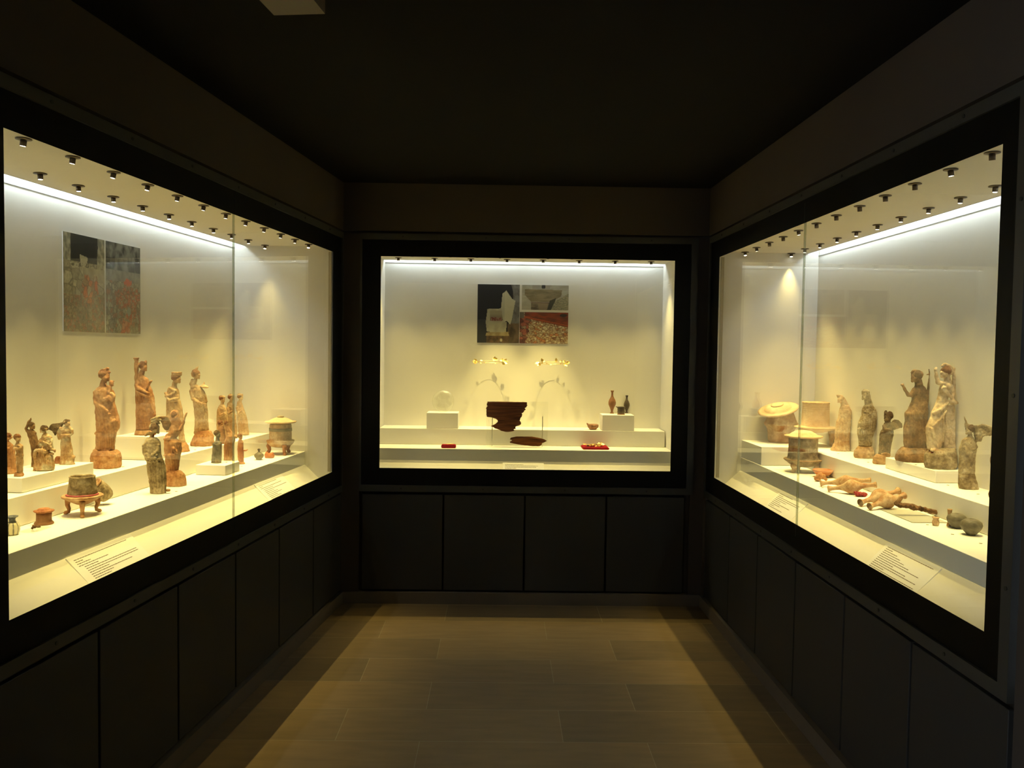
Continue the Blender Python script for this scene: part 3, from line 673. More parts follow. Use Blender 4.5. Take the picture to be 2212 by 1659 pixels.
figure('dancing_figure', 'small brownish clay figure raising one arm over its head, against the rear wall', 'L', 1.126, anc_s['F3'], K5, 'tc_brown',
  [('L', [(1355,680,880),(1200,690,890),(1050,690,900),(900,680,900),(780,660,890),(650,630,860),(540,590,830),(470,565,800),(420,555,760)], .6), ('H', 715,320,78,1), ('C', [(590,440,45),(700,470,40),(800,500,30)]), ('C', [(560,400,34),(600,300,30),(640,200,28),(680,170,24)]), ('C', [(680,170,22),(690,120,14)]), ('C', [(700,400,40),(700,440,46)])],
  fold=.001, seed=10, zlow=.0)
figure('seated_figure', 'small seated clay woman with painted drapery in the middle of the low plinth', 'L', 1.126, anc_s['F4'], K5, 'tc_seat',
  [('L', [(1465,760,960),(1420,760,1285),(1350,790,1290),(1250,820,1280),(1150,840,1260),(1080,840,1250),(1000,850,1180),(950,860,1170),(900,870,1160),(850,880,1140)], .8, -10), ('L', [(880,900,1240),(800,905,1240),(700,900,1230),(620,910,1210),(560,940,1200),(510,955,1140),(480,990,1090)], .7, 20),
   ('C', [(1040,520,44,10),(1030,450,42,0)]), ('H', 1005,375,84,-1,-10), ('E', 1040,350,80,70), ('C', [(1190,590,40),(1235,700,34,-30),(1220,800,28,-60),(1250,820,20,-70)]), ('C', [(930,640,34,-10),(920,760,30,-50),(1050,830,24,-90)]),
   ('C', [(880,900,36,-90),(1050,900,50,-110),(1120,930,46,-110)]), ('C', [(870,920,44,-100),(850,1060,40,-110),(870,1250,40,-100),(830,1420,40,-90)]), ('C', [(1100,930,46,-100),(1050,1100,44,-110),(980,1250,40,-110),(930,1420,36,-100)]),
   ('C', [(1200,900,34),(1290,910,34),(1300,950,28)]), ('C', [(1180,1000,40),(1250,1010,34)]), ('C', [(950,640,12,-80),(1100,700,12,-90),(1230,770,12,-60)])], fold=.0012, nf=11, seed=11)
figure('winged_figure', 'small clay figure with dark spread wing and pale front, rightmost on the low plinth', 'L', 1.126, anc_s['F5'], K5, 'tc_seat',
  [('L', [(1300,1400,1800),(1200,1420,1790),(1100,1430,1780),(1000,1440,1760),(900,1440,1740),(800,1430,1720),(720,1430,1700),(640,1440,1700),(560,1420,1690),(480,1400,1700),(400,1410,1700),(330,1440,1640)], .65),
   ('C', [(1570,340,50),(1590,290,44)]), ('H', 1610,230,78,1), ('E', 1575,190,70,56), ('C', [(1660,330,44),(1730,400,40),(1740,480,36),(1690,540,26,-30)]), ('C', [(1440,360,40),(1380,480,44),(1400,620,40)]), ('C', [(1500,520,22,-60),(1600,530,30,-70),(1680,520,22,-60)]), ('E', 1780,1090,36,40)],
  parts=[('wing', 'tc_dark', [('S', [(130,1560,1640),(160,1500,1660),(200,1440,1600),(245,1200,1500),(280,1150,1470),(320,1120,1450),(360,1100,1440),(400,1085,1430),(440,1190,1420),(480,1200,1330),(520,1235,1300),(555,1250,1280)], 44, 60)])], fold=.001, seed=12)
bmk = figure('broken_foot', 'small round clay base fragment standing behind the seated clay woman', 'L', 1.126, anc_s['F5b'], K5, 'tc_red',
  [('L', [(1265,1265,1420),(1200,1265,1420),(1150,1270,1425),(1105,1290,1430),(1075,1330,1420)], .8)], fold=0, cat='clay fragment', group=None)

# on the small front plinth of the left case
figure('standing_figure', 'small blue grey clay figure with pale headdress at the front of the small plinth', 'L', 1.017, (1.0689,0.3041,0.0023,467.50,999.99), K3, 'tc_blue',
  [('L', [(1590,550,710),(1500,560,715),(1400,565,715),(1300,575,718),(1270,585,715),(1250,610,700)], .75), ('C', [(650,1260,34),(650,1200,32)]), ('H', 648,1140,46,1), ('E', 640,1095,26,24), ('C', [(595,1290,18,-20),(650,1305,16,-50),(700,1290,14,-30)])], fold=.001, seed=13)
figure('embracing_figure', 'orange clay pair of figures leaning together at the rear of the small plinth', 'L', 1.017, (0.9672,0.2877,0.0024,494.00,994.31), K3, 'tc_orange',
  [('L', [(1555,745,900),(1450,750,900),(1350,750,895),(1300,755,900),(1250,760,920),(1180,780,930),(1120,790,880),(1060,770,840),(1000,760,820)], .75), ('H', 790,985,34,1), ('L', [(1300,660,760),(1200,655,770),(1100,650,760),(1020,655,740)], .7, 20), ('H', 690,985,36,1,20), ('C', [(850,1180,26),(940,1190,22)]), ('C', [(820,1290,18,-40),(835,1400,18,-40),(830,1450,10,-40)])], fold=.001, seed=14)
figure('standing_figure', 'small reddish clay figure with one arm out, just right of the small plinth', 'L', 0.968, (0.7515,0.3115,0.0025,523.50,1002.18), K3, 'tc_red',
  [('L', [(1600,970,1055),(1500,965,1060),(1400,960,1055),(1330,960,1050),(1270,965,1050),(1230,975,1030)], .8), ('C', [(1005,1240,20),(1005,1200,20)]), ('H', 1005,1180,36,1), ('C', [(1050,1400,14),(1090,1395,10),(1118,1382,7)])],
  parts=[('plinth', 'tc_orange', [('L', [(1618,975,1070),(1600,975,1082),(1575,985,1060)], .9)])], fold=.0008, seed=15)

# -- right case
figure('veiled_figure', 'slim pale clay woman with a pointed veil, leftmost standing figure in the right case', 'R', 1.073, (0.6694,0.5716,0.0025,1816.00,973.77), K6, 'tc_pale',
  [('L', [(1340,130,520),(1290,130,525),(1240,160,515),(1180,190,500),(1100,205,500),(1000,205,505),(900,210,510),(800,225,515),(720,235,520),(640,262,528),(560,268,535),(500,275,520),(450,290,490),(410,310,460)], .72),
   ('C', [(350,430,44),(340,350,42)]), ('H', 292,295,62,-1,0,False), ('L', [(420,360,480),(360,330,450),(300,280,410),(260,240,385),(225,220,350),(203,210,325)], .6, 14), ('C', [(380,560,30,-30),(400,700,26,-60),(470,690,20,-60)]), ('C', [(480,560,26,-10),(500,660,24,-30)])], seed=16)
figure('veiled_figure', 'brown mottled clay woman with long veil, second standing figure in the right case', 'R', 1.073, (0.9584,0.5636,0.0024,1865.00,988.84), K6, 'tc_grey',
  [('L', [(1230,690,950),(1100,680,940),(1000,650,965),(950,650,980),(850,655,1010),(780,660,1015),(700,690,1025),(640,715,1030),(560,720,1015),(500,730,985),(450,750,950),(410,790,930)], .72),
   ('C', [(825,420,50),(815,350,46)]), ('H', 775,260,66,-1,0,False), ('L', [(430,790,950),(350,770,920),(280,745,895),(220,715,885),(160,715,870),(118,750,820)], .62, 20), ('C', [(760,560,26,-40),(850,600,26,-70),(960,520,26,-40)]), ('C', [(980,620,34),(960,760,32,-30),(850,800,26,-70)]), ('C', [(680,800,30,-20),(760,700,30,-50),(840,640,24,-60)]), ('C', [(650,900,24,-40),(800,860,24,-80),(960,830,24,-40)])],
  parts=[('plinth', 'tc_tan', [('L', [(1470,600,985),(1420,592,990),(1340,600,985),(1290,640,960),(1240,680,950)], .8, 0, 2.6)])], seed=17)
figure('winged_figure', 'small dark clay figure with one rounded wing, left of the right case plinth', 'R', 1.073, (1.1841,0.5546,0.0022,1907.00,1002.13), K6, 'tc_dark',
  [('L', [(1440,1070,1310),(1300,1080,1320),(1200,1085,1330),(1100,1085,1345),(1000,1085,1365),(940,1100,1370),(880,1140,1360),(820,1140,1345),(770,1160,1335),(740,1180,1320)], .7), ('C', [(1240,760,50),(1245,700,46)]), ('H', 1240,640,84,-1), ('L', [(580,1160,1310),(555,1155,1290),(530,1160,1240),(500,1180,1215)], .6), ('C', [(1150,820,30,-20),(1160,880,28,-50),(1300,900,24,-60)]), ('C', [(1110,940,24,-40),(1300,910,18,-50)])],
  parts=[('wing', 'tc_dark', [('S', [(670,1390,1480),(700,1350,1520),(740,1340,1555),(780,1330,1565),(820,1320,1560),(850,1310,1470),(880,1300,1400),(905,1290,1340)], 40, 50)]),
         ('plinth', 'tc_tan', [('L', [(1600,975,1270),(1560,965,1300),(1450,985,1300),(1400,1020,1290)], .8, 0, 2.6), ('C', [(1110,1380,22,-60),(1180,1360,24,-70),(1270,1400,24,-50)])])], fold=.001, seed=18, sweep=.04)
figure('musician_figure', 'tall brown clay youth with wreathed hair and one fist raised, leaning on a tapering post', 'R', 1.124, (1.4575,0.5488,0.0021,1968.00,996.05), K7, 'tc_brown',
  [('L', [(1320,190,520),(1240,180,520),(1150,172,520),(1050,168,515),(980,170,510),(900,185,515),(830,180,520),(780,175,520),(720,225,515),(660,250,510),(600,268,500),(540,275,500),(480,270,500),(430,280,490),(390,310,460),(360,330,430)], .7),
   ('C', [(375,385,58),(362,300,52)]), ('H', 322,250,74,-1), ('E', 370,215,60,62), ('C', [(258,185,16),(285,160,22),(340,165,22)]), ('C', [(265,205,14),(310,190,18)]),
   ('C', [(300,440,40,-10),(255,520,34,-20),(215,520,28,-20)]), ('C', [(215,520,28,-20),(165,450,24,-20),(130,385,20,-20)]), ('E', 112,368,24,18,-20), ('C', [(105,360,9,-25),(95,375,7,-25)]), ('C', [(140,352,9,-25),(125,345,7,-25)]), ('C', [(450,430,36),(470,540,34,-20),(440,640,30,-40),(400,670,22,-60)]),
   ('C', [(320,360,14,-40),(390,345,16,-40)]), ('C', [(190,790,20,-40),(250,790,26,-60),(330,760,20,-60)]), ('C', [(220,830,16,-60),(240,960,18,-70),(200,1060,16,-50)]), ('C', [(400,700,14,-60),(390,1250,14,-60)])],
  parts=[('post', 'tc_brown', [('L', [(1300,420,540),(900,440,535),(650,470,530),(450,500,560),(300,515,572),(220,530,572)], .7, 20), ('S', [(205,480,580),(215,490,575)], 26, 10), ('C', [(515,130,8,10),(530,195,12,10)]), ('C', [(490,212,8,10),(530,205,10,10)])]),
         ('plinth', 'tc_brown', [('L', [(1500,80,560),(1460,62,570),(1400,75,560),(1340,110,550),(1290,160,540)], .85, 0, 2.6)])], seed=19)
figure('goddess_figure', 'tall cream coloured clay woman raising one hand and leaning on a square pillar', 'R', 1.124, (1.6778,0.5611,0.0020,2032.00,1011.43), K7, 'tc_white',
  [('L', [(1320,535,740),(1250,525,745),(1150,520,745),(1080,508,745),(1000,502,750),(930,520,755),(860,555,765),(790,570,770),(720,600,790),(640,630,800),(560,650,815),(490,665,840),(430,670,855),(390,690,860),(350,740,850),(325,770,845)], .68),
   ('C', [(800,350,50),(785,280,46)]), ('H', 750,205,72,-1), ('E', 800,190,58,62), ('C', [(705,110,16),(740,85,22),(800,100,26),(850,150,24),(860,220,22)]), ('C', [(700,100,12),(760,75,14)]),
   ('C', [(760,370,40,-10),(700,365,36,-20),(640,350,32,-20)]), ('C', [(640,350,32,-20),(620,270,28,-20),(605,200,24,-20)]), ('E', 602,165,24,28,-20), ('C', [(590,150,8,-22),(588,128,6,-22)]), ('C', [(603,148,8,-22),(605,122,6,-22)]), ('C', [(617,150,8,-22),(622,128,6,-22)]), ('C', [(582,175,8,-22),(574,158,6,-22)]),
   ('C', [(690,440,24,-60),(760,500,26,-60),(820,560,22,-50)]), ('E', 705,420,34,30,-60), ('E', 790,400,34,34,-50), ('C', [(580,790,20,-40),(660,740,26,-70),(760,650,24,-60)]), ('C', [(570,980,14,-60),(640,900,16,-80),(740,760,14,-70)]), ('C', [(560,1020,22,-50),(600,1150,20,-60),(640,1290,18,-60)]), ('C', [(700,800,14,-70),(730,1000,14,-60),(720,1200,14,-60)]),
   ('C', [(850,400,32),(870,500,30,-20),(840,600,26,-50)]), ('C', [(780,620,28,-50),(860,630,34,-50),(920,640,24,-30)]), ('C', [(560,1330,26,-60),(640,1335,22,-60)])],
  parts=[('pillar', 'tc_white', [('L', [(1320,755,945),(1200,752,935),(1000,752,925),(800,760,915),(680,775,910)], .6, 10, 6), ('L', [(690,858,925),(640,862,930),(400,862,925),(200,862,915),(150,865,915),(125,880,910)], .8, 20), ('C', [(865,700,14,-40),(880,880,10,-40)])]),
         ('plinth', 'tc_grey', [('L', [(1610,520,945),(1560,502,962),(1450,502,962),(1400,510,955),(1340,560,940),(1300,690,930)], .85, 0, 2.8)])], seed=20)
figure('winged_figure', 'clay figure with a crown spike and one large feathered wing, right case', 'R', 1.073, (1.8908,0.5561,0.0018,2092.00,1055.76), K8, 'tc_grey',
  [('L', [(1210,115,410),(1100,112,412),(1000,120,412),(900,118,415),(820,115,420),(760,108,428),(700,108,425),(650,130,420),(600,140,410),(550,165,385),(510,240,360)], .7), ('C', [(300,530,44),(300,470,42)]), ('H', 280,385,74,-1), ('L', [(340,195,350),(310,190,335),(280,188,290),(250,195,240)], .5), ('C', [(180,130,8),(200,190,14),(225,250,18)]),
   ('C', [(175,580,36,-30),(160,680,34,-50),(200,780,28,-80)]), ('C', [(375,640,40,-10),(385,690,38,-30),(300,740,28,-80)]), ('C', [(240,1060,14,-70),(250,1190,14,-60)]), ('C', [(300,1060,16,-70),(300,1200,14,-60)]), ('C', [(190,1040,12,-70),(200,1180,12,-60)])],
  parts=[('wing', 'tc_grey', [('S', [(258,530,600),(280,470,690),(300,390,755),(340,365,758),(380,370,750),(430,380,745),(450,382,700),(470,385,585),(500,390,560),(540,400,555),(575,410,540),(590,420,480),(615,420,440)], 46, 50)]),
         ('plinth', 'tc_grey', [('L', [(1470,135,492),(1430,130,485),(1370,122,470),(1300,118,445),(1230,112,422),(1190,110,412)], .8, 0, 2.6)])], fold=.001, seed=21, sweep=.03)
figure('edge_figure', 'brown clay figure mostly hidden by the black border of the right case', 'R', 1.073, (2.1807,0.5000,0.0017,2160.00,1084.82), K8, 'tc_brown',
  [('L', [(1640,680,1050),(1560,670,1060),(1500,690,1050),(1400,720,1040),(1200,740,1030),(1050,690,1030),(980,672,1040),(900,680,1040),(800,710,1030),(700,722,1010),(620,735,980),(560,780,940)], .75), ('H', 860,480,74,-1), ('C', [(860,620,50),(860,540,44)])], seed=22)

# ------------------------------------------------------------------ vessels
def petal_mat():
    mt, nt, b = nodes_of('petal_glaze')
    tc = nt.nodes.new('ShaderNodeTexCoord'); g = nt.nodes.new('ShaderNodeTexGradient'); g.gradient_type = 'RADIAL'
    nt.links.new(tc.outputs['Object'], g.inputs[0])
    a = nt.nodes.new('ShaderNodeMath'); a.operation = 'MULTIPLY'; a.inputs[1].default_value = 2*PI*9; nt.links.new(g.outputs['Fac'], a.inputs[0])
    s = nt.nodes.new('ShaderNodeMath'); s.operation = 'SINE'; nt.links.new(a.outputs[0], s.inputs[0])
    n = nt.nodes.new('ShaderNodeTexNoise'); n.inputs['Scale'].default_value = 60; nt.links.new(tc.outputs['Object'], n.inputs[0])
    ad = nt.nodes.new('ShaderNodeMath'); ad.operation = 'MULTIPLY_ADD'; ad.inputs[1].default_value = 1.2; nt.links.new(n.outputs['Fac'], ad.inputs[0]); nt.links.new(s.outputs[0], ad.inputs[2])
    r = nt.nodes.new('ShaderNodeValToRGB'); r.color_ramp.elements[0].position = 0.62; r.color_ramp.elements[1].position = 0.9
    r.color_ramp.elements[0].color = (0.66, 0.60, 0.40, 1); r.color_ramp.elements[1].color = (0.16, 0.15, 0.12, 1)
    dv = nt.nodes.new('ShaderNodeMath'); dv.operation = 'MULTIPLY'; dv.inputs[1].default_value = 0.6; nt.links.new(ad.outputs[0], dv.inputs[0])
    nt.links.new(dv.outputs[0], r.inputs[0]); nt.links.new(r.outputs[0], b.inputs['Base Color']); b.inputs['Roughness'].default_value = 0.4
    return mt
M['petals'] = petal_mat()
def wobble(bm, amt, sc, seed):
    sv = Vector((seed, seed*2, seed*3))
    for v in bm.verts:
        n = noise.noise_vector(v.co*sc+sv); v.co += n*amt
def vessel(name, label, c, z, anc, mat, prof, parts=(), cat='vase', group=None, n=44, wob=0.0012, body='vessel_body'):
    """prof and parts: outlines (radius, height) in sketch units; parts = (name, material, kind, data)"""
    s, d, px, uc, vc = anc; loc = wp(c, s, d, z+0.0006); vw = loc-EYE
    co = math.cos(math.atan2(abs(vw.x), vw.y)); R = px*(0.5+0.5*co); K = px
    root = empty(name, loc, -YAW); tag(root, label, cat, group)
    def mk(nm, mt, p, cap=True, tr=None, seed=1.0):
        bm = bmesh.new(); lathe(bm, [(r*R, h*K) for r, h in p], n, cap=cap); wobble(bm, wob, 30, seed)
        if tr is not None: bm.transform(tr)
        return link(nm, bm, mt, root, True)
    mk(body, mat, prof)
    for i, pt in enumerate(parts):
        nm, mt, kind, data = pt
        if kind == 'lathe': mk(nm, mt, data, seed=i+2.0)
        elif kind == 'tilt':
            p, off, rx, ry = data
            mk(nm, mt, p, tr=Matrix.Translation(Vector(off)*K) @ Matrix.Rotation(ry, 4, 'Y') @ Matrix.Rotation(rx, 4, 'X'))
        elif kind == 'legs':
            a0, pts, rr = data                     # pts: (radius, height) chain, three legs a third of a turn apart
            for k in range(3):
                a = a0-math.atan2(vw.x, vw.y)+2*PI*k/3; bm = bmesh.new()
                P = [(math.cos(a)*r*R, math.sin(a)*r*R, h*K) for r, h in pts]
                tube(bm, P, [q*K for q in rr], 12)
                for p_, q in ((P[0], rr[0]), (P[-1], rr[-1])): ball(bm, p_, q*K, q*K, q*K*.8, 10)
                for v in bm.verts: v.co.z = max(v.co.z, 0.0)
                wobble(bm, wob, 40, k+9); link(nm, bm, mt, root, True)
        elif kind == 'tube':
            P, rr = data; bm = bmesh.new(); tube(bm, [Vector(q)*K for q in P], [q*K for q in rr], 10); link(nm, bm, mt, root, True)
    return root
GV = 'clay boxes and pots in the side cases'
vessel('tripod_pyxis', 'tall lidded clay box on three curved legs at the far end of the left case', 'L', .968, (0.3236,0.2691,0.0027,606.00,981.00), 'tc_tan',
  [(2,14),(12,15),(22,18),(28,24),(30,28.5),(30,30.5),(25,31),(24,33),(23.8,50),(23.4,64),(21.5,66),(20,60),(2,58)],
  [('lid', 'pale_ware', 'lathe', [(20,67),(31,68),(34,70),(33.6,71.5),(27,71.5),(20,76),(12,79),(3,80),(1,80)]), ('ring_knob', 'tc_grey', 'lathe', [(2,79),(7,80),(7.5,82),(5,83),(1,82)]),
   ('painted_band', 'vase_grey', 'lathe', [(23.9,50.5),(24.6,50.8),(24.5,57),(23.8,57.3)]),
   ('leg', 'tc_red', 'legs', (-PI/2+.35, [(23,22),(26,17),(24,9),(27,3)], [6,5,3.6,4.2]))], cat='pyxis', group=GV)
vessel('tripod_bowl', 'dark grey clay pot with wide flange on three curved legs, left case', 'L', .968, (2.1210,0.3153,0.0017,178.50,1112.00), 'tc_grey',
  [(2,44),(30,42),(31.5,45),(30.5,52),(28.5,66),(27,80),(27.8,84),(26.6,84.6),(25.4,82),(26,70),(27,50),(2,47)],
  [('flange', 'unguent', 'lathe', [(2,22),(12,23),(26,30),(36,36),(43,39),(44,41.5),(42,43),(32,43.5),(2,43)]), ('pink_band', 'rose', 'lathe', [(31.4,43.4),(34.5,43.6),(32.5,46),(31,46.4)]),
   ('leg', 'tc_orange', 'legs', (-PI/2, [(30,34),(35,30),(36,20),(32,12),(33,6),(40,3)], [6,6.5,5,4,4,4.6]))], cat='pot', group=GV)
vessel('fallen_jar', 'broken clay cup lying on its side behind the dark grey tripod pot', 'L', .968, (1.9264,0.3557,0.0018,224.00,1090.00), 'tc_grey',
  [(1,0),(1,0.5),(0.5,1)], [('cup', 'tc_grey', 'tilt', ([(2,0),(14,0),(17,5),(18.5,18),(17,34),(14.5,42),(13,42),(15,33),(15,10),(2,6)], (5,6,15), .55, -.45)), ('rim', 'unguent', 'tilt', ([(13.5,41),(16,41.5),(16,44.5),(13.5,45),(12.5,43)], (5,6,15), .55, -.45))], cat='jar', group=GV, wob=.003, body='shard')
vessel('pyxis', 'small red brown lidded clay box near the near end of the left case', 'L', .968, (2.2893,0.3475,0.0016,95.00,1132.00), 'vase_brown',
  [(2,0),(20,0),(20.8,2.5),(19,5),(16.5,7),(16,16),(16.5,25),(2,26)], [('lid', 'tc_red', 'lathe', [(2,26),(19,26.2),(22,28.5),(21.5,30),(15,31),(13,33),(12,34.2),(2,34)])], cat='pyxis', group=GV)
vessel('jug', 'little round jug with dark neck and pale petal pattern, left case', 'L', .968, (2.4551,0.3407,0.0015,26.50,1155.00), 'petals',
  [(2,0),(12,0),(14,3),(16.5,11),(16,19),(13,25),(9,27),(2,27)], [('neck', 'blue', 'lathe', [(9.5,26.5),(7.5,29),(7,34),(8.5,37),(7.5,37.5),(5,34),(5,28)]), ('rim', 'blue', 'lathe', [(7,37),(12,39),(12.5,40.5),(8,40),(6,38)])], cat='jug', group=GV)
vessel('round_pot', 'little round grey green pot with a thin neck and knob, left case', 'L', .968, (0.5754,0.2935,0.0026,559.50,993.00), 'vase_grey',
  [(2,0),(5,0),(6,1.5),(9.5,6),(10.4,9),(9,12),(5,14.5),(3,16),(2,17)], [('knob', 'vase_dark', 'lathe', [(2.2,16),(2,19),(3.2,20.5),(2.8,23),(1,24)])], cat='pot', group=GV)
vessel('large_pyxis', 'big buff clay box at the far end of the right case', 'R', 1.073, (0.2675,0.3838,0.0028,1686.00,954.98), 'unguent',
  [(2,0),(24,0),(27,5),(27.5,18),(29,28),(35,37),(36,40),(33,44),(29,54),(25.5,64),(24,64),(28,45),(2,40)],
  [('lid', 'pale_ware', 'tilt', ([(2,-2),(28,-2),(42,-1),(43,1.5),(38,3),(30,2.2),(29,4),(24,8),(15,10.5),(2,11)], (-9,-6,69), .22, -.27)), ('knob', 'pale_ware', 'tilt', ([(2,10.5),(13,10.4),(13.5,12),(9,13),(7,11.8),(4,13),(1.5,12.5)], (-9,-6,69), .22, -.27))], cat='pyxis', group=GV)
vessel('tall_pyxis', 'tall open cream clay cylinder with fine rings and a wide flange, right case', 'R', 1.073, (0.4427,0.5194,0.0027,1760.00,963.00), 'pale_ware',
  [(2,28),(18,29),(34,34),(43,38),(45,39.5),(43,41),(31,41.5),(29.6,43),(28.8,66),(28.2,90),(28.6,92),(26.8,92),(27,60),(2,44)],
  [('rim', 'tc_tan', 'lathe', [(27.2,90.5),(28.8,90.5),(29,92.8),(27,93)]), ('leg', 'unguent', 'legs', (0.0, [(34,32),(35,22),(33,12),(35,4)], [8,7,4.6,5.2]))] +
  [('ring', 'tc_tan', 'lathe', [(28.2, 62+i*4.2), (28.75, 62.5+i*4.2), (28.2, 63+i*4.2)]) for i in range(6)], cat='pyxis', group=GV)
vessel('tripod_pyxis', 'grey brown lidded clay box on three legs behind the right glass joint', 'R', .968, (0.7516,0.3320,0.0025,1733.40,1019.00), 'tc_grey',
  [(2,10),(16,11),(27,15),(33,20),(39,24.5),(40.6,26),(39.5,27.5),(33.5,28.5),(32,34),(31,52),(31,72),(2,73)],
  [('lid', 'pale_ware', 'lathe', [(28,72.5),(36,73.5),(41,76),(40.6,77.6),(32,78),(25,83),(17,87.5),(8,88.6),(2,89)]), ('foot_rim', 'tc_tan', 'lathe', [(38.5,25.2),(41.3,26.4),(40,28.2),(37,28)]),
   ('leg', 'unguent', 'legs', (-PI/2-.7, [(28,19),(30,13),(27,7),(29,2)], [6.5,5.6,4.2,4.6]))], cat='pyxis', group=GV)
vessel('bowl', 'small orange clay bowl on the front step of the right case', 'R', .968, (0.9367,0.3652,0.0024,1777.00,1030.76), 'bowl',
  [(2,0),(8,0),(8.5,1.5),(15,6),(20,11),(22,15),(21.3,16.2),(20,15.6),(14,8.5),(7,4),(2,3)], cat='bowl', group=GV, wob=.0004)
vessel('miniature_jar', 'tiny pale pinkish jar in front of the two dark round pots in the right case', 'R', .968, (2.0964,0.3139,0.0017,2021.00,1135.30), 'tc_pale',
  [(2,0),(6,0),(7.5,3),(8,7),(7,11),(5.5,13.5),(7.5,16.5),(8,18),(6,18),(4,14),(2,8)], cat='jar', group=GV, wob=.0005)
vessel('tube_vase', 'slim upright clay tube behind the two dark round pots in the right case', 'R', .968, (2.1038,0.3613,0.0017,2050.50,1136.45), 'tc_tan',
  [(1,0),(6,0),(6,3),(4.4,6),(4,26),(5,34),(5.6,37),(4.2,37),(3,30),(1,10)], cat='vase', group=GV, wob=.0004)
vessel('round_pot', 'dark grey round pot with small mouth, the rear smaller of the two', 'R', .968, (2.1363,0.3695,0.0017,2066.00,1140.60), 'vase_grey',
  [(2,0),(9,0),(9.5,2),(15,7),(20,14),(21.5,20),(19,26),(12,30.5),(5,31.5),(4.5,30),(3,28),(1,27)], cat='pot', group=GV, wob=.0006)
vessel('round_pot', 'dark grey round pot with small mouth, the nearer larger of the two', 'R', .968, (2.2493,0.3569,0.0016,2097.70,1155.56), 'vase_grey',
  [(2,0),(10,0),(11,2),(17,8),(22,15),(24,22),(22,29),(14,34),(6,35.5),(5.5,34),(3.5,31),(1,30)], cat='pot', group=GV, wob=.0006)
GB = 'small vessels on the white plinth of the back case'
vessel('slender_bottle', 'tall slender brown bottle on the right plinth of the back case', 'B', 1.168, (1.7508,0.5477,0.0032,1321.80,893.27), 'vase_brown',
  [(1,0),(4.3,0),(4.2,1.5),(2.6,3),(2.7,7),(5,13),(7.8,19),(8.2,24),(7,29),(4,34),(2.3,38),(2,45),(3.9,49),(3.6,49.6),(1.6,46)], cat='bottle', group=GB, wob=.0003)
vessel('slender_bottle', 'shorter black slender bottle on the right plinth of the back case', 'B', 1.168, (1.8609,0.6051,0.0032,1353.40,892.33), 'vase_dark',
  [(1,0),(3.4,0),(3.2,1.5),(2,3),(2.4,6),(4.6,11),(6.4,16),(6.3,20),(4.6,25),(2.2,29),(1.8,34),(3.1,38),(2.8,38.6),(1.3,35)], cat='bottle', group=GB, wob=.0003)
vessel('small_cup', 'small dark cup with a thin handle in front of the two slender bottles', 'B', 1.168, (1.8008,0.4601,0.0031,1341.40,895.65), 'vase_dark',
  [(1,0),(7.6,0),(7.6,2.2),(6.8,3),(8.3,4),(8.2,7),(7.7,9),(8.2,11),(8,15),(9,16.6),(8.6,17.2),(7,15.5),(7,5),(1,4)],
  [('foot', 'vase_brown', 'lathe', [(1,0),(8.2,0),(8.4,1.2),(7.4,2),(1,2.2)]), ('handle', 'vase_dark', 'tube', ([(-8,0,15),(-10,0,17),(-11.5,0,17.3)], [1,.9,.7]))], cat='cup', group=GB, wob=.0003)
def disc_glass():
    loc = wp('B', .591, .47, 1.1685); r = empty('glass_disc', loc); tag(r, 'clear round glass dish standing on edge on the left plinth of the back case', 'glass dish')
    R = .074
    bm = bmesh.new(); ball(bm, (0, 0, R), R, R*.42, R, 40); b = link('dish', bm, 'blown', r, True)
    bm = bmesh.new(); tube(bm, [(math.cos(a)*R*.985, 0, R+math.sin(a)*R*.985) for a in [2*PI*i/64 for i in range(65)]], .0022, 8); link('rim', bm, 'blown', r, True)
disc_glass()

# spindle bottles lying on the front step of the right case
def spindle(P0, P1, rb, rm, rn, label, tb=.5):
    a = wp('R', P0[0], P0[1], P0[2]); b = wp('R', P1[0], P1[1], P1[2]); L = (b-a).length; ax = (b-a).normalized()
    r = empty('spindle_bottle', a); tag(r, label, 'bottle', 'spindle bottles lying on the front step of the right case')
    q = Vector((0, 0, 1)).rotation_difference(ax).to_matrix().to_4x4()
    prof = []
    for i in range(61):
        t = i/60; g = math.exp(-((t-tb)/.165)**2); e = math.exp(-(t/.06)**2)*1.0+math.exp(-((1-t)/.06)**2)
        w = rn+(rb-rn)*g**1.0+(rm-rn)*e; prof.append((w, t*L))
    prof = [(rm*.6, .012)] + prof + [(rm*.6, L-.012)]
    bm = bmesh.new(); lathe(bm, prof, 32); wobble(bm, .0012, 30, rb*100); bm.transform(q); link('bottle_body', bm, 'unguent', r, True)
    for z0, dz in ((0, 1), (L, -1)):
        bm = bmesh.new(); lathe(bm, [(rm*.72, z0), (rm*1.0, z0-.0008*dz), (rm*1.12, z0+.0012*dz), (rm*1.05, z0+.004*dz), (rm*.8, z0+.004*dz)], 28); bm.transform(q); link('lip', bm, 'tc_tan', r, True)
spindle((1.2285,0.2360,0.9830), (1.3640,0.4170,1.0220), .031, .0130, .0085, 'buff clay spindle bottle lying beside the orange bowl, rear one of the far pair')
spindle((1.3798,0.2085,0.9830), (1.4959,0.3756,1.0220), .033, .0130, .0088, 'buff clay spindle bottle with an orange patch, front one of the far pair')
spindle((1.7324,0.1955,0.9840), (1.6503,0.3978,1.0220), .034, .0145, .0090, 'flaky buff clay spindle bottle, rear one of the near pair')
spindle((1.8129,0.1968,0.9840), (1.7571,0.3690,1.0210), .033, .0140, .0090, 'smooth buff clay spindle bottle, front one of the near pair')

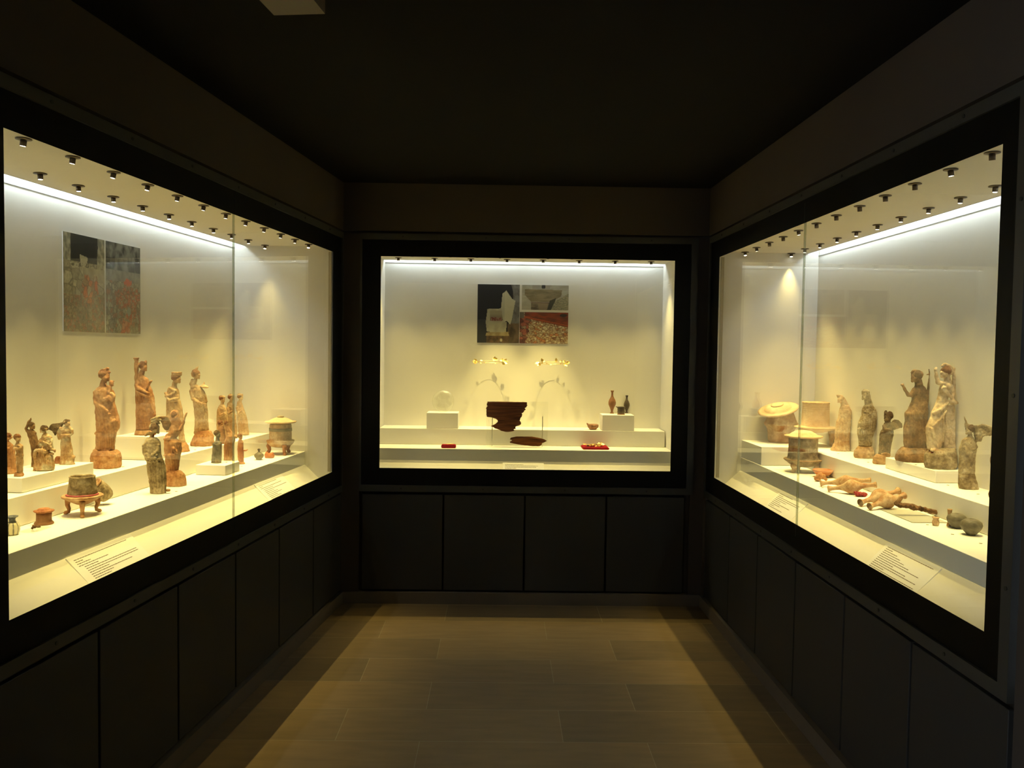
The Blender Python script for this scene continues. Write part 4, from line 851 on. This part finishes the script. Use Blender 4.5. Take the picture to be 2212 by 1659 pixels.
def lump(name, label, c, z, anc, mat, spec, cat, fold=0.0, rough=.0015, seed=3, pname='body', group=None):
    s, d, px, uc, vc = anc; loc = wp(c, s, d, z+.0008); r = empty(name, loc, -YAW); tag(r, label, cat, group)
    F = lambda u, v: ((u-uc)*px, (vc-v)*px)
    bm = bmesh.new(); prims(bm, F, px, 0.0, spec)
    lo = min(v.co.z for v in bm.verts)
    for v in bm.verts: v.co.z -= lo
    sculpt(pname, bm, mat, r, .0014, fold, rough=rough, seed=seed); return r
lump('animal_head', 'small broken clay animal head beside the orange bowl in the right case', 'R', .968, (1.0777,0.2911,0.0023,1770.00,1040.01), 'tc_orange',
  [('C', [(1764,1037,5),(1770,1034,7),(1778,1035,6)]), ('C', [(1762,1040,4),(1768,1041,4)]), ('C', [(1780,1037,4),(1784,1041,3)]), ('E', 1773,1029,4,3), ('E', 1766,1041,7,3)], 'clay fragment')
lump('red_shell', 'small deep red ribbed shell shaped piece between the two pairs of spindle bottles', 'R', .968, (1.4966,0.3040,0.0021,1858.00,1072.79), 'redshell',
  [('E', 1855,1070,9,5,0,8), ('E', 1866,1071,7,4.5,0,6), ('E', 1848,1067,4,3)], 'shell', fold=.0015)
lump('clay_casket', 'small orange clay piece beside the tall lidded tripod box of the left case', 'L', .968, (0.4929,0.2672,0.0026,582.00,989.12), 'bowl',
  [('L', [(991,573,590),(988,572,592),(983,571.5,593),(979,573,591)], .7), ('E', 576,978,3,2), ('E', 589,979,3,2)], 'clay fragment')
lump('iron_strigil', 'long curved rusty iron tool with a hooked end on a grey plate', 'R', .9715, (1.9257,0.3508,0.0018,1990.00,1115.34), 'iron',
  [('C', [(1947,1089,1.6),(1943,1094,3),(1938,1097,4),(1936,1103,5),(1941,1107,5.5),(1955,1108,6),(1970,1110,6),(1985,1113,5.6),(2000,1116,5),(2015,1119,4.6),(2030,1121,4.4),(2038,1123,5)]), ('E', 2040,1117,3,4), ('E', 2036,1122,6,4)], 'iron tool', rough=.003)
lump('lamp_bowl', 'small brown open clay lamp with a pointed spout in the back case', 'B', 1.062, (1.6140,0.4748,0.0032,1281.00,928.00), 'vase_brown',
  [('L', [(929,1274,1287),(927,1273,1288),(923,1270,1292),(918,1269,1292.5),(916.5,1271,1291)], 1.0), ('C', [(1273,921,3),(1269,917,1.8),(1268,915.5,1.2)])], 'oil lamp')
lump('bronze_fragment', 'tiny dark metal fragment on a clear plate near the round jug in the left case', 'L', .972, (2.3900,0.3041,0.0016,78.00,1146.55), 'iron',
  [('C', [(70,1149,2.5),(73,1145,2.5),(80,1146,2.2),(86,1146,2)]), ('C', [(71,1143,1.5),(76,1148,2)])], 'metal fragment')
def slab_thing(name, label, c, b, mat, cat, bev=.0006, group=None):
    bm = fbox(c, b); ctr = sum((v.co for v in bm.verts), Vector())/8; ctr.z = b[4]; bm.transform(Matrix.Translation(-ctr))
    if bev: bmesh.ops.bevel(bm, geom=bm.edges[:], offset=bev, segments=2, affect='EDGES')
    o = link(name, bm, mat); o.location = ctr; return tag(o, label, cat, group)
slab_thing('display_plate', 'flat grey plate under the rusty iron tool', 'R', (1.80, 2.055, .248, .385, .9686, .9712), 'plate', 'plate')
slab_thing('display_plate', 'small clear plate under the tiny metal fragment in the left case', 'L', (2.335, 2.43, .285, .345, .9686, .9716), 'acrylic', 'plate')

# ------------------------------------------------------------------ back case: wood fragments, wreaths, velvet pads
def plank(name, label, d, rows, th, seed):
    """rows: (z, s_left, s_right) outline of a weathered board with real thickness"""
    zs = [r[0] for r in rows]; zc = min(zs); sc = sum(r[1]+r[2] for r in rows)/2/len(rows)
    base = wp('B', sc, d, zc); r = empty(name, base); tag(r, label, 'wood fragment', 'ancient wood fragments in the back case')
    rr = []; n = 12; rows = sorted(rows)
    for z, a, b in rows:
        ring = []
        for i in range(n+1):
            x = a+(b-a)*i/n-sc; e = min(1, 4*i*(n-i)/(n*n)*1.6+.25)
            ring.append((x, -th/2*e, z-zc))
        for i in range(n, -1, -1):
            x = a+(b-a)*i/n-sc; e = min(1, 4*i*(n-i)/(n*n)*1.6+.25)
            ring.append((x, th/2*e, z-zc))
        rr.append(ring)
    bm = bmesh.new(); rings(bm, rr)
    o = sculpt('board', bm, 'wood', r, .0022, 0, rough=.0008, seed=seed, sm=1)
    sv = Vector((seed*3.1, 0, 0))
    for v in o.data.vertices:
        c = v.co; g = noise.noise(Vector((c.x*3, 0, c.z*170+noise.noise(Vector((c.x*5, 0, c.z*9))+sv)*2.2))+sv)*.6+noise.noise(Vector((c.x*5, 0, c.z*60))+sv)*.6
        v.co = c + Vector((g*.006*(abs(c.x)/.12), v.normal.y*g*.0022, 0))
    return r
plank('wood_fragment', 'large dark brown fragment of carved wood with a notch, on the clear stand', .315, [(1.2539, 0.8931, 1.1535), (1.2499, 0.8915, 1.1569), (1.2406, 0.8899, 1.158), (1.229, 0.8901, 1.1562), (1.2253, 0.8974, 1.1473), (1.2223, 0.8902, 1.1556), (1.2156, 0.8886, 1.1425), (1.2056, 0.8887, 1.1493), (1.1989, 0.8878, 1.1377), (1.1872, 0.8873, 1.1346), (1.1812, 0.8874, 1.1214), (1.1705, 0.8875, 1.1255), (1.1556, 0.889, 1.1234), (1.1519, 0.8944, 1.1185), (1.1488, 0.926, 1.1142), (1.1409, 0.951, 1.1137), (1.131, 0.9637, 1.1098), (1.1227, 0.9652, 1.1179), (1.111, 0.9547, 1.1194), (1.1008, 0.9349, 1.1109), (1.0919, 0.9168, 1.0845), (1.084, 0.9384, 1.0819), (1.0774, 0.9452, 1.0854), (1.0708, 0.9718, 1.0682), (1.0626, 0.9852, 1.0766), (1.0559, 1.0119, 1.0451)], .020, 1)
plank('wood_fragment', 'narrow splintered strip of dark brown wood at the foot of the clear stand', .300, [(1.027, 1.087, 1.194), (1.018, 1.0505, 1.2492), (1.0089, 1.0415, 1.2769), (0.9999, 1.0599, 1.2923), (0.992, 1.0447, 1.2771), (0.9842, 1.0449, 1.2589), (0.9768, 1.0816, 1.2621), (0.9694, 1.1398, 1.253), (0.9645, 1.195, 1.2439)], .014, 2)
def sheet(name, label, boxes, cat):
    bm = fbox('B', *boxes); ctr = wp('B', 1.09, .33, .9555); bm.transform(Matrix.Translation(-ctr)); r = empty(name, ctr); tag(r, label, cat); link('sheet', bm, 'acrylic', r)
    for s in (.928, 1.262):
        for nm, bx in (('peg', (s-.003, s+.003, .329, .3455, 1.150, 1.158)), ('strut', (s-.0025, s+.0025, .345, .349, .9565, 1.158))):
            b = fbox('B', bx); b.transform(Matrix.Translation(-ctr)); link(nm, b, 'rod', r)
sheet('clear_stand', 'clear acrylic sheet standing behind the two brown wood fragments', [(.889, 1.297, .340, .344, .9557, 1.256)], 'acrylic stand')

def leaf(bm, p, dr, nrm, L, w):
    dr = dr.normalized(); sd = dr.cross(nrm).normalized(); n = dr.cross(sd)
    pts = [(0, 0, 0), (.25, .8, .04), (.5, 1, .08), (.8, .55, .05), (1, 0, 0), (.8, -.55, .05), (.5, -1, .08), (.25, -.8, .04)]
    top = [bm.verts.new(p+dr*(a*L)+sd*(b*w/2)+n*(c*L)) for a, b, c in pts]
    bot = [bm.verts.new(v.co-n*.0006) for v in top]
    bm.faces.new(top); bm.faces.new(bot[::-1])
    for i in range(8): bm.faces.new((top[i], bot[i], bot[(i+1) % 8], top[(i+1) % 8]))
def wreath(s, z, label, leaves, tiltx, seed):
    R = .090; ctr = wp('B', s, .45, z); r = empty('gold_wreath', ctr); tag(r, label, 'gold wreath', 'thin gold wreaths in the back case')
    T = Matrix.Rotation(tiltx, 4, 'X'); rnd = random.Random(seed)
    bm = bmesh.new(); tube(bm, [(math.cos(a)*R, math.sin(a)*R, 0) for a in [2*PI*i/72 for i in range(73)]], .0016, 8); bm.transform(T); link('hoop', bm, 'gold', r, True)
    for a, L, up_ in leaves:
        p = Vector((math.cos(a)*R, math.sin(a)*R, 0)); p = T @ p
        dr = Vector((math.cos(a)*.8+rnd.uniform(-.4, .4), math.sin(a)*.5-.2, up_))
        bm = bmesh.new(); leaf(bm, p, dr, Vector((rnd.uniform(-.3, .3), -1, rnd.uniform(.2, .9))).normalized(), L*1.15, L*.75); link('leaf', bm, 'gold', r)
    bm = bmesh.new(); tube(bm, [(0, .168, -.006), (0, R+.02, -.002), (0, R-.002, 0)], .0016, 8); link('support_rod', bm, 'acrylic', r, True)
wreath(.907, 1.514, 'left gold wreath with broad leaves floating above the large wood fragment',
  [(3.14,.028,.1),(2.9,.026,.5),(3.3,.024,-.3),(3.5,.022,.3),(4.0,.018,-.2),(2.2,.016,.3),(1.3,.03,1.0),(1.1,.024,.8),(.7,.026,.5),(.3,.03,.6),(.05,.028,.1),(-.2,.028,-.3),(-.5,.026,-.5),(.15,.022,-.5),(-1.2,.014,-.3),(-1.9,.014,.2),(4.4,.014,.3),(3.0,.02,-.4)], 0.055, 3)
wreath(1.327, 1.512, 'right gold wreath with smaller leaves above the acrylic stand',
  [(3.14,.026,-.1),(3.3,.020,-.7),(2.9,.018,.4),(3.6,.020,-.8),(3.9,.018,.5),(2.3,.026,1.2),(2.1,.018,.4),(1.2,.026,1.2),(.9,.018,.7),(.6,.022,.8),(.2,.028,.4),(.0,.024,0.1),(-.3,.022,-.8),(-.6,.020,-.8),(-1.0,.014,.4),(-1.7,.014,-.4),(-2.0,.012,.4),(.1,.028,.1),(-.1,.024,.5)], .065, 5)

def pad(name, label, b, gold):
    r = slab_thing(name, label, 'B', b, 'red', 'velvet pad', .004); return r
pad('velvet_pad', 'red velvet pad carrying gold leaves on the lower step of the back case', (1.522, 1.695, .225, .380, .9552, .968), 1)
pad('velvet_pad', 'small dark red velvet pad with a gold strip, left in the back case', (.600, .694, .205, .262, .9552, .976), 0)
def gold_heap():
    p = wp('B', 1.61, .305, .9685); r = empty('gold_leaves', p); tag(r, 'heap of crumpled gold leaves on the larger red velvet pad', 'gold leaves'); rnd = random.Random(4)
    for i in range(44):
        bm = bmesh.new(); a = rnd.uniform(0, 6.28)
        leaf(bm, Vector((rnd.uniform(-.055, .045), rnd.uniform(-.028, .022), rnd.uniform(.001, .014))), Vector((math.cos(a), math.sin(a)*.6, rnd.uniform(.05, .35))), Vector((rnd.uniform(-.9, .9), rnd.uniform(-.9, .3), 1)), .026, .017)
        link('leaf', bm, 'gold', r)
    p = wp('B', .652, .235, .9765); bm = bmesh.new(); rnd = random.Random(8)
    tube(bm, [(-.022, 0, .002), (-.008, -.004, .0015), (.004, .003, .003), (.016, -.002, .0018), (.030, .002, .0025)], [.0015, .003, .0035, .003, .0015], 8)
    o = link('gold_strip', bm, 'gold', None, True); o.location = p; tag(o, 'thin crumpled gold strip on the small dark red pad', 'gold strip')
gold_heap()

# ------------------------------------------------------------------ printed photo panels
def inside(poly, x, y):
    k = False; j = len(poly)-1
    for i in range(len(poly)):
        (xi, yi), (xj, yj) = poly[i], poly[j]
        if (yi > y) != (yj > y) and x < (xj-xi)*(y-yi)/(yj-yi)+xi: k = not k
        j = i
    return k
def nz(x, y, s, k=0.0): return noise.fractal(Vector((x*s, y*s, k)), 1.0, 2.0, 4)
def cells(x, y, s, k):
    d, p = noise.voronoi(Vector((x*s, y*s, k))); q = noise.cell(p[0]*3.7+Vector((k, 1, 2))) if False else (math.sin(p[0].x*12.9+p[0].y*78.2)*43758.5) % 1.0
    return d[0], d[1]-d[0], q
def mix(a, b, t): t = max(0, min(1, t)); return tuple(a[i]*(1-t)+b[i]*t for i in range(3))
def rubble(x, y, s, k, pal, gap=(.08, .07, .05), gw=.12):
    d, e, q = cells(x, y, s, k); c = pal[int(q*len(pal)) % len(pal)]; t = 1+.35*nz(x, y, s*3, k)
    c = tuple(v*t for v in c); return mix(gap, c, e/gw)
def pic_chest(x, y):
    c = (.012, .012, .014)
    if x > .79+.06*math.sin(y*9): c = mix((.20, .20, .20), (.10, .10, .09), .5+nz(x, y, 9))
    if x > .72 and y > .66: c = mix((.15, .11, .07), (.06, .045, .03), .5+nz(x, y, 8, 3))
    if y > .82 and x < .78: c = mix((.16, .10, .05), (.07, .05, .03), .5+nz(x, y, 12))
    if x < .22 and y > .6: c = (.035, .038, .038)
    if inside([(.56,.4),(.59,.16),(.68,.1),(.82,.24),(.9,.275),(.82,.6),(.78,.68),(.7,.62),(.6,.65)], x, y): c = mix((.50, .49, .38), (.36, .36, .30), .6*(x < .64)+.3*nz(x, y, 9))
    if inside([(.24,.42),(.58,.41),(.61,.64),(.7,.64),(.69,.82),(.23,.81),(.20,.65)], x, y): c = mix((.44, .42, .32), (.30, .29, .23), .4+nz(x, y, 5))
    if inside([(.30,.45),(.57,.45),(.61,.61),(.30,.62)], x, y): c = mix((.30, .28, .20), (.16, .11, .08), (y-.5)*9)
    if inside([(.33,.56),(.57,.56),(.59,.62),(.31,.62)], x, y): c = mix((.18, .04, .03), (.30, .2, .15), .5+2*nz(x, y, 20))
    if inside([(.22,.82),(.74,.81),(.76,.88),(.2,.88)], x, y): c = mix((.40, .33, .18), (.28, .21, .1), .5+nz(x, y, 9))
    if (x-.57)**2+(y-.95)**2 < .0009: c = (.5, .45, .33)
    return c
def pic_basin(x, y):
    c = mix((.42, .41, .36), (.33, .32, .27), .5+nz(x, y, 6))
    if inside([(.06,.18),(.86,.19),(.84,.45),(.62,.68),(.2,.68),(.06,.4)], x, y): c = mix((.27, .23, .15), (.18, .15, .09), .5+1.2*nz(x*.5, y, 8))
    if inside([(.2,.7),(.60,.7),(.58,1),(.2,1)], x, y): c = mix((.24, .2, .14), (.12, .10, .07), .5+nz(x, y, 9)) 
    if inside([(.34,.74),(.56,.74),(.55,.98),(.37,.98)], x, y): c = (.27, .22, .15)
    if .69 < y < .72 and .2 < x < .6: c = (.13, .05, .035)
    if inside([(.6,.62),(.74,.5),(.64,1),(.54,1)], x, y): c = (.05, .05, .035)
    if inside([(0,.4),(.08,.45),(.2,.8),(.19,1),(0,1)], x, y): c = mix((.46, .44, .37), (.38, .37, .31), .5+nz(x, y, 7))
    if inside([(1,.33),(.86,.48),(.72,.62),(.62,1),(1,1)], x, y): c = mix((.36, .34, .24), (.2, .2, .14), .5+1.6*nz(x, y, 24))
    if (x-.46)**2*3+(y-.07)**2 < .006: c = (.03, .03, .03)
    if y < .16 and (.22 < x < .38 or .5 < x < .6): c = (.33, .31, .27)
    return c
def pic_leaves(x, y):
    c = rubble(x, y, 16, 2.2, [(.52, .42, .26), (.60, .50, .33), (.48, .34, .2), (.64, .56, .40), (.50, .22, .10), (.42, .35, .24)], (.16, .06, .03), .22)
    if x < .27-.15*y+.05*nz(x, y, 9): c = rubble(x, y, 11, 4.2, [(.36, .12, .08), (.14, .05, .04), (.40, .30, .2), (.22, .10, .07)], (.05, .03, .03))
    if inside([(.12,0),(1,0),(1,.44),(.55,.3),(.1,.15)], x, y): c = mix((.27, .055, .02), (.13, .04, .02), .5+1.3*nz(x*.6, y*1.5, 8))
    if inside([(.1,.13),(.55,.27),(1,.40),(1,.47),(.55,.33),(.1,.19)], x, y): c = mix((.42, .10, .04), (.05, .02, .01), (y-(.13+.28*x))*14)
    if (x-.9)**2/.006+(y-.09)**2/.0025 < 1: c = (.05, .04, .035)
    if x < .09 and y < .2: c = (.14, .13, .10)
    return c
def pic_rubble1(x, y):
    pal = [(.33, .31, .21), (.40, .37, .26), (.27, .25, .17), (.36, .33, .24)]
    c = rubble(x, y*1.25, 7.5, 1.1, pal, (.11, .10, .07), .10)
    if y > .62: c = mix(c, rubble(x, y*1.3, 22, 5.5, [(.26, .20, .12), (.34, .27, .17), (.36, .16, .09), (.20, .17, .11)], (.12, .09, .06)), .8)
    if .45 < x and .33 < y < .47: c = mix((.42, .38, .26), (.30, .27, .18), .5+nz(x, y, 7))
    e = ((x-.62)/.2)**2+((y-.55)/.13)**2
    if e < 1+nz(x, y, 6)*1.5: c = rubble(x, y, 13, 7.7, [(.46, .16, .07), (.50, .22, .11), (.40, .33, .22), (.28, .2, .12)], (.14, .09, .06))
    if y < .28: 
        if .17 < x < .82+.02*nz(x, y, 6): c = (.012, .013, .010)
        else: c = mix((.38, .37, .28), (.17, .17, .13), .5+1.4*nz(x, y, 12, 4))
    if inside([(.38,.2),(.57,.22),(.56,.31),(.4,.33)], x, y) or inside([(.14,.29),(.35,.29),(.36,.34),(.2,.35)], x, y): c = (.40, .38, .28)
    if .1 < x < .8 and .28 <= y < .33 and nz(x, y, 14, 8) > .1: c = (.09, .08, .05)
    return c
def pic_rubble2(x, y):
    c = rubble(x, y*1.3, 16, 3.3, [(.30, .29, .22), (.24, .22, .16), (.36, .34, .25), (.21, .19, .14), (.30, .17, .11)], (.10, .09, .07))
    e = ((x-.62)/.32)**2+((y-.66)/.2)**2
    if e < 1+nz(x, y, 6, 2)*1.5: c = rubble(x, y*1.3, 24, 6.1, [(.40, .13, .07), (.46, .20, .12), (.26, .17, .11), (.36, .30, .21)], (.14, .08, .05))
    if inside([(.5,.82),(.72,.72),(.74,.98),(.4,1)], x, y) and nz(x, y, 8, 9) > -.2: c = rubble(x, y, 16, 8, [(.42, .10, .05), (.34, .10, .05), (.44, .22, .14)], (.14, .05, .03))
    if y < .3: c = mix((.20, .21, .19), (.03, .032, .028), .55+1.3*nz(x, y, 6, 5)+(y > .17)*.3-(.25 < x < .85)*.25)
    if .3 <= y < .42: c = mix((.27, .27, .22), (.17, .17, .15), .5+nz(x, y, 12))
    if ((x-.62)/.11)**2+((y-.42)/.035)**2 < 1+nz(x, y, 20): c = (.50, .13, .07)
    if ((x-.65)/.06)**2+((y-.75)/.05)**2 < 1: c = (.26, .30, .28)
    return c
def photo_panel(name, label, c, sL, sR, z0, z1, prints, cat='photo panel'):
    """sL/sR: positions of the left and right edge as seen; prints: (name, u0, v0, u1, v1, painter, nx, ny)"""
    d = .6185; sm_ = (sL+sR)/2
    base = wp(c, sm_, d, z0); r = empty(name, base); tag(r, label, cat)
    wpart('backing', fbox(c, (min(sL, sR), max(sL, sR), d-.004, d, z0, z1)), 'card', r)
    for nm, u0, v0, u1, v1, fn, nx, ny in prints:
        bm = bmesh.new(); cl = bm.loops.layers.float_color.new('print'); g = []
        for j in range(ny+1):
            g.append([bm.verts.new(wp(c, sL+(sR-sL)*(u0+(u1-u0)*i/nx), d-.0052, z1-(z1-z0)*(v0+(v1-v0)*j/ny))) for i in range(nx+1)])
        for j in range(ny):
            for i in range(nx):
                f = bm.faces.new((g[j][i], g[j+1][i], g[j+1][i+1], g[j][i+1])); col = fn((i+.5)/nx, (j+.5)/ny)
                for l in f.loops: l[cl] = (*[max(0, min(1, q)) for q in col], 1)
        ring = [g[0][i] for i in range(nx+1)]+[g[j][nx] for j in range(1, ny+1)]+[g[ny][i] for i in range(nx-1, -1, -1)]+[g[j][0] for j in range(ny-1, 0, -1)]
        o, S, D = frame(c); bk = [bm.verts.new(v.co+D*.001) for v in ring]
        for i in range(len(ring)):
            k = (i+1) % len(ring); f = bm.faces.new((ring[i], ring[k], bk[k], bk[i]))
            for l in f.loops: l[cl] = (.1, .1, .1, 1)
        bm.faces.new(bk); wpart(nm, bm, 'picture', r)
    return r
photo_panel('photo_panel', 'panel with three excavation photographs: open stone chest, basin and leaf heap', 'B', .812, 1.443, 1.644, 2.049,
  [('photo_print', 0, 0, .462, 1, pic_chest, 90, 130), ('photo_print', .487, 0, 1, .425, pic_basin, 100, 56), ('photo_print', .466, .465, 1, 1, pic_leaves, 104, 70)])
photo_panel('photo_panel', 'panel with two tall excavation photographs of stones and red sherds on the left case wall', 'L', 1.784, 1.214, 1.649, 2.057,
  [('photo_print', 0, 0, .497, 1, pic_rubble1, 84, 140), ('photo_print', .515, 0, 1, 1, pic_rubble2, 82, 140)])

# ------------------------------------------------------------------ little number discs beside the objects
ND = [('L',1.027,0.436,1.073,'small grey number disc behind the orange veiled figure'),
 ('L',0.397,0.452,1.073,'small grey number disc in front of the three small draped women'),
 ('L',1.044,0.264,1.017,'small grey number disc on the small front plinth'),
 ('L',0.843,0.275,0.968,'small grey number disc beside the pinkish figure on the front step'),
 ('L',1.452,0.265,0.968,'small grey number disc beside the squared rocky base'),
 ('L',1.604,0.228,0.968,'small grey number disc in front of the grey brown figure'),
 ('L',1.635,0.451,1.073,'small grey number disc beside the mother and child figure'),
 ('R',0.799,0.503,1.073,'small grey number disc below the slim pale veiled woman'),
 ('R',1.137,0.506,1.073,'small grey number disc below the mottled veiled woman'),
 ('R',1.578,0.508,1.124,'small grey number disc between the two tallest figures'),
 ('R',2.020,0.517,1.073,'small grey number disc in front of the large winged figure'),
 ('R',1.272,0.227,0.968,'small grey number disc left of the far pair of spindle bottles'),
 ('R',2.087,0.288,0.968,'small grey number disc beside the tiny pale jar'),
 ('R',2.246,0.292,0.968,'small grey number disc in front of the rear dark round pot'),
 ('R',2.382,0.311,0.968,'small grey number disc nearest the black border of the right case'),
 ('R',1.812,0.518,1.073,'small grey number disc below the plinth of the cream coloured woman')]
bm = bmesh.new(); lathe(bm, [(0, 0), (.0052, 0), (.0052, .0012), (0, .0012)], 20); nd0 = link('number_disc', bm, 'disc')
for i, (c, s, d, z, lb) in enumerate(ND):
    o = nd0 if i == 0 else nd0.copy()
    if i: COL.objects.link(o)
    o.location = wp(c, s, d, z+.0008); tag(o, lb, 'number disc', 'small grey number discs on the steps')
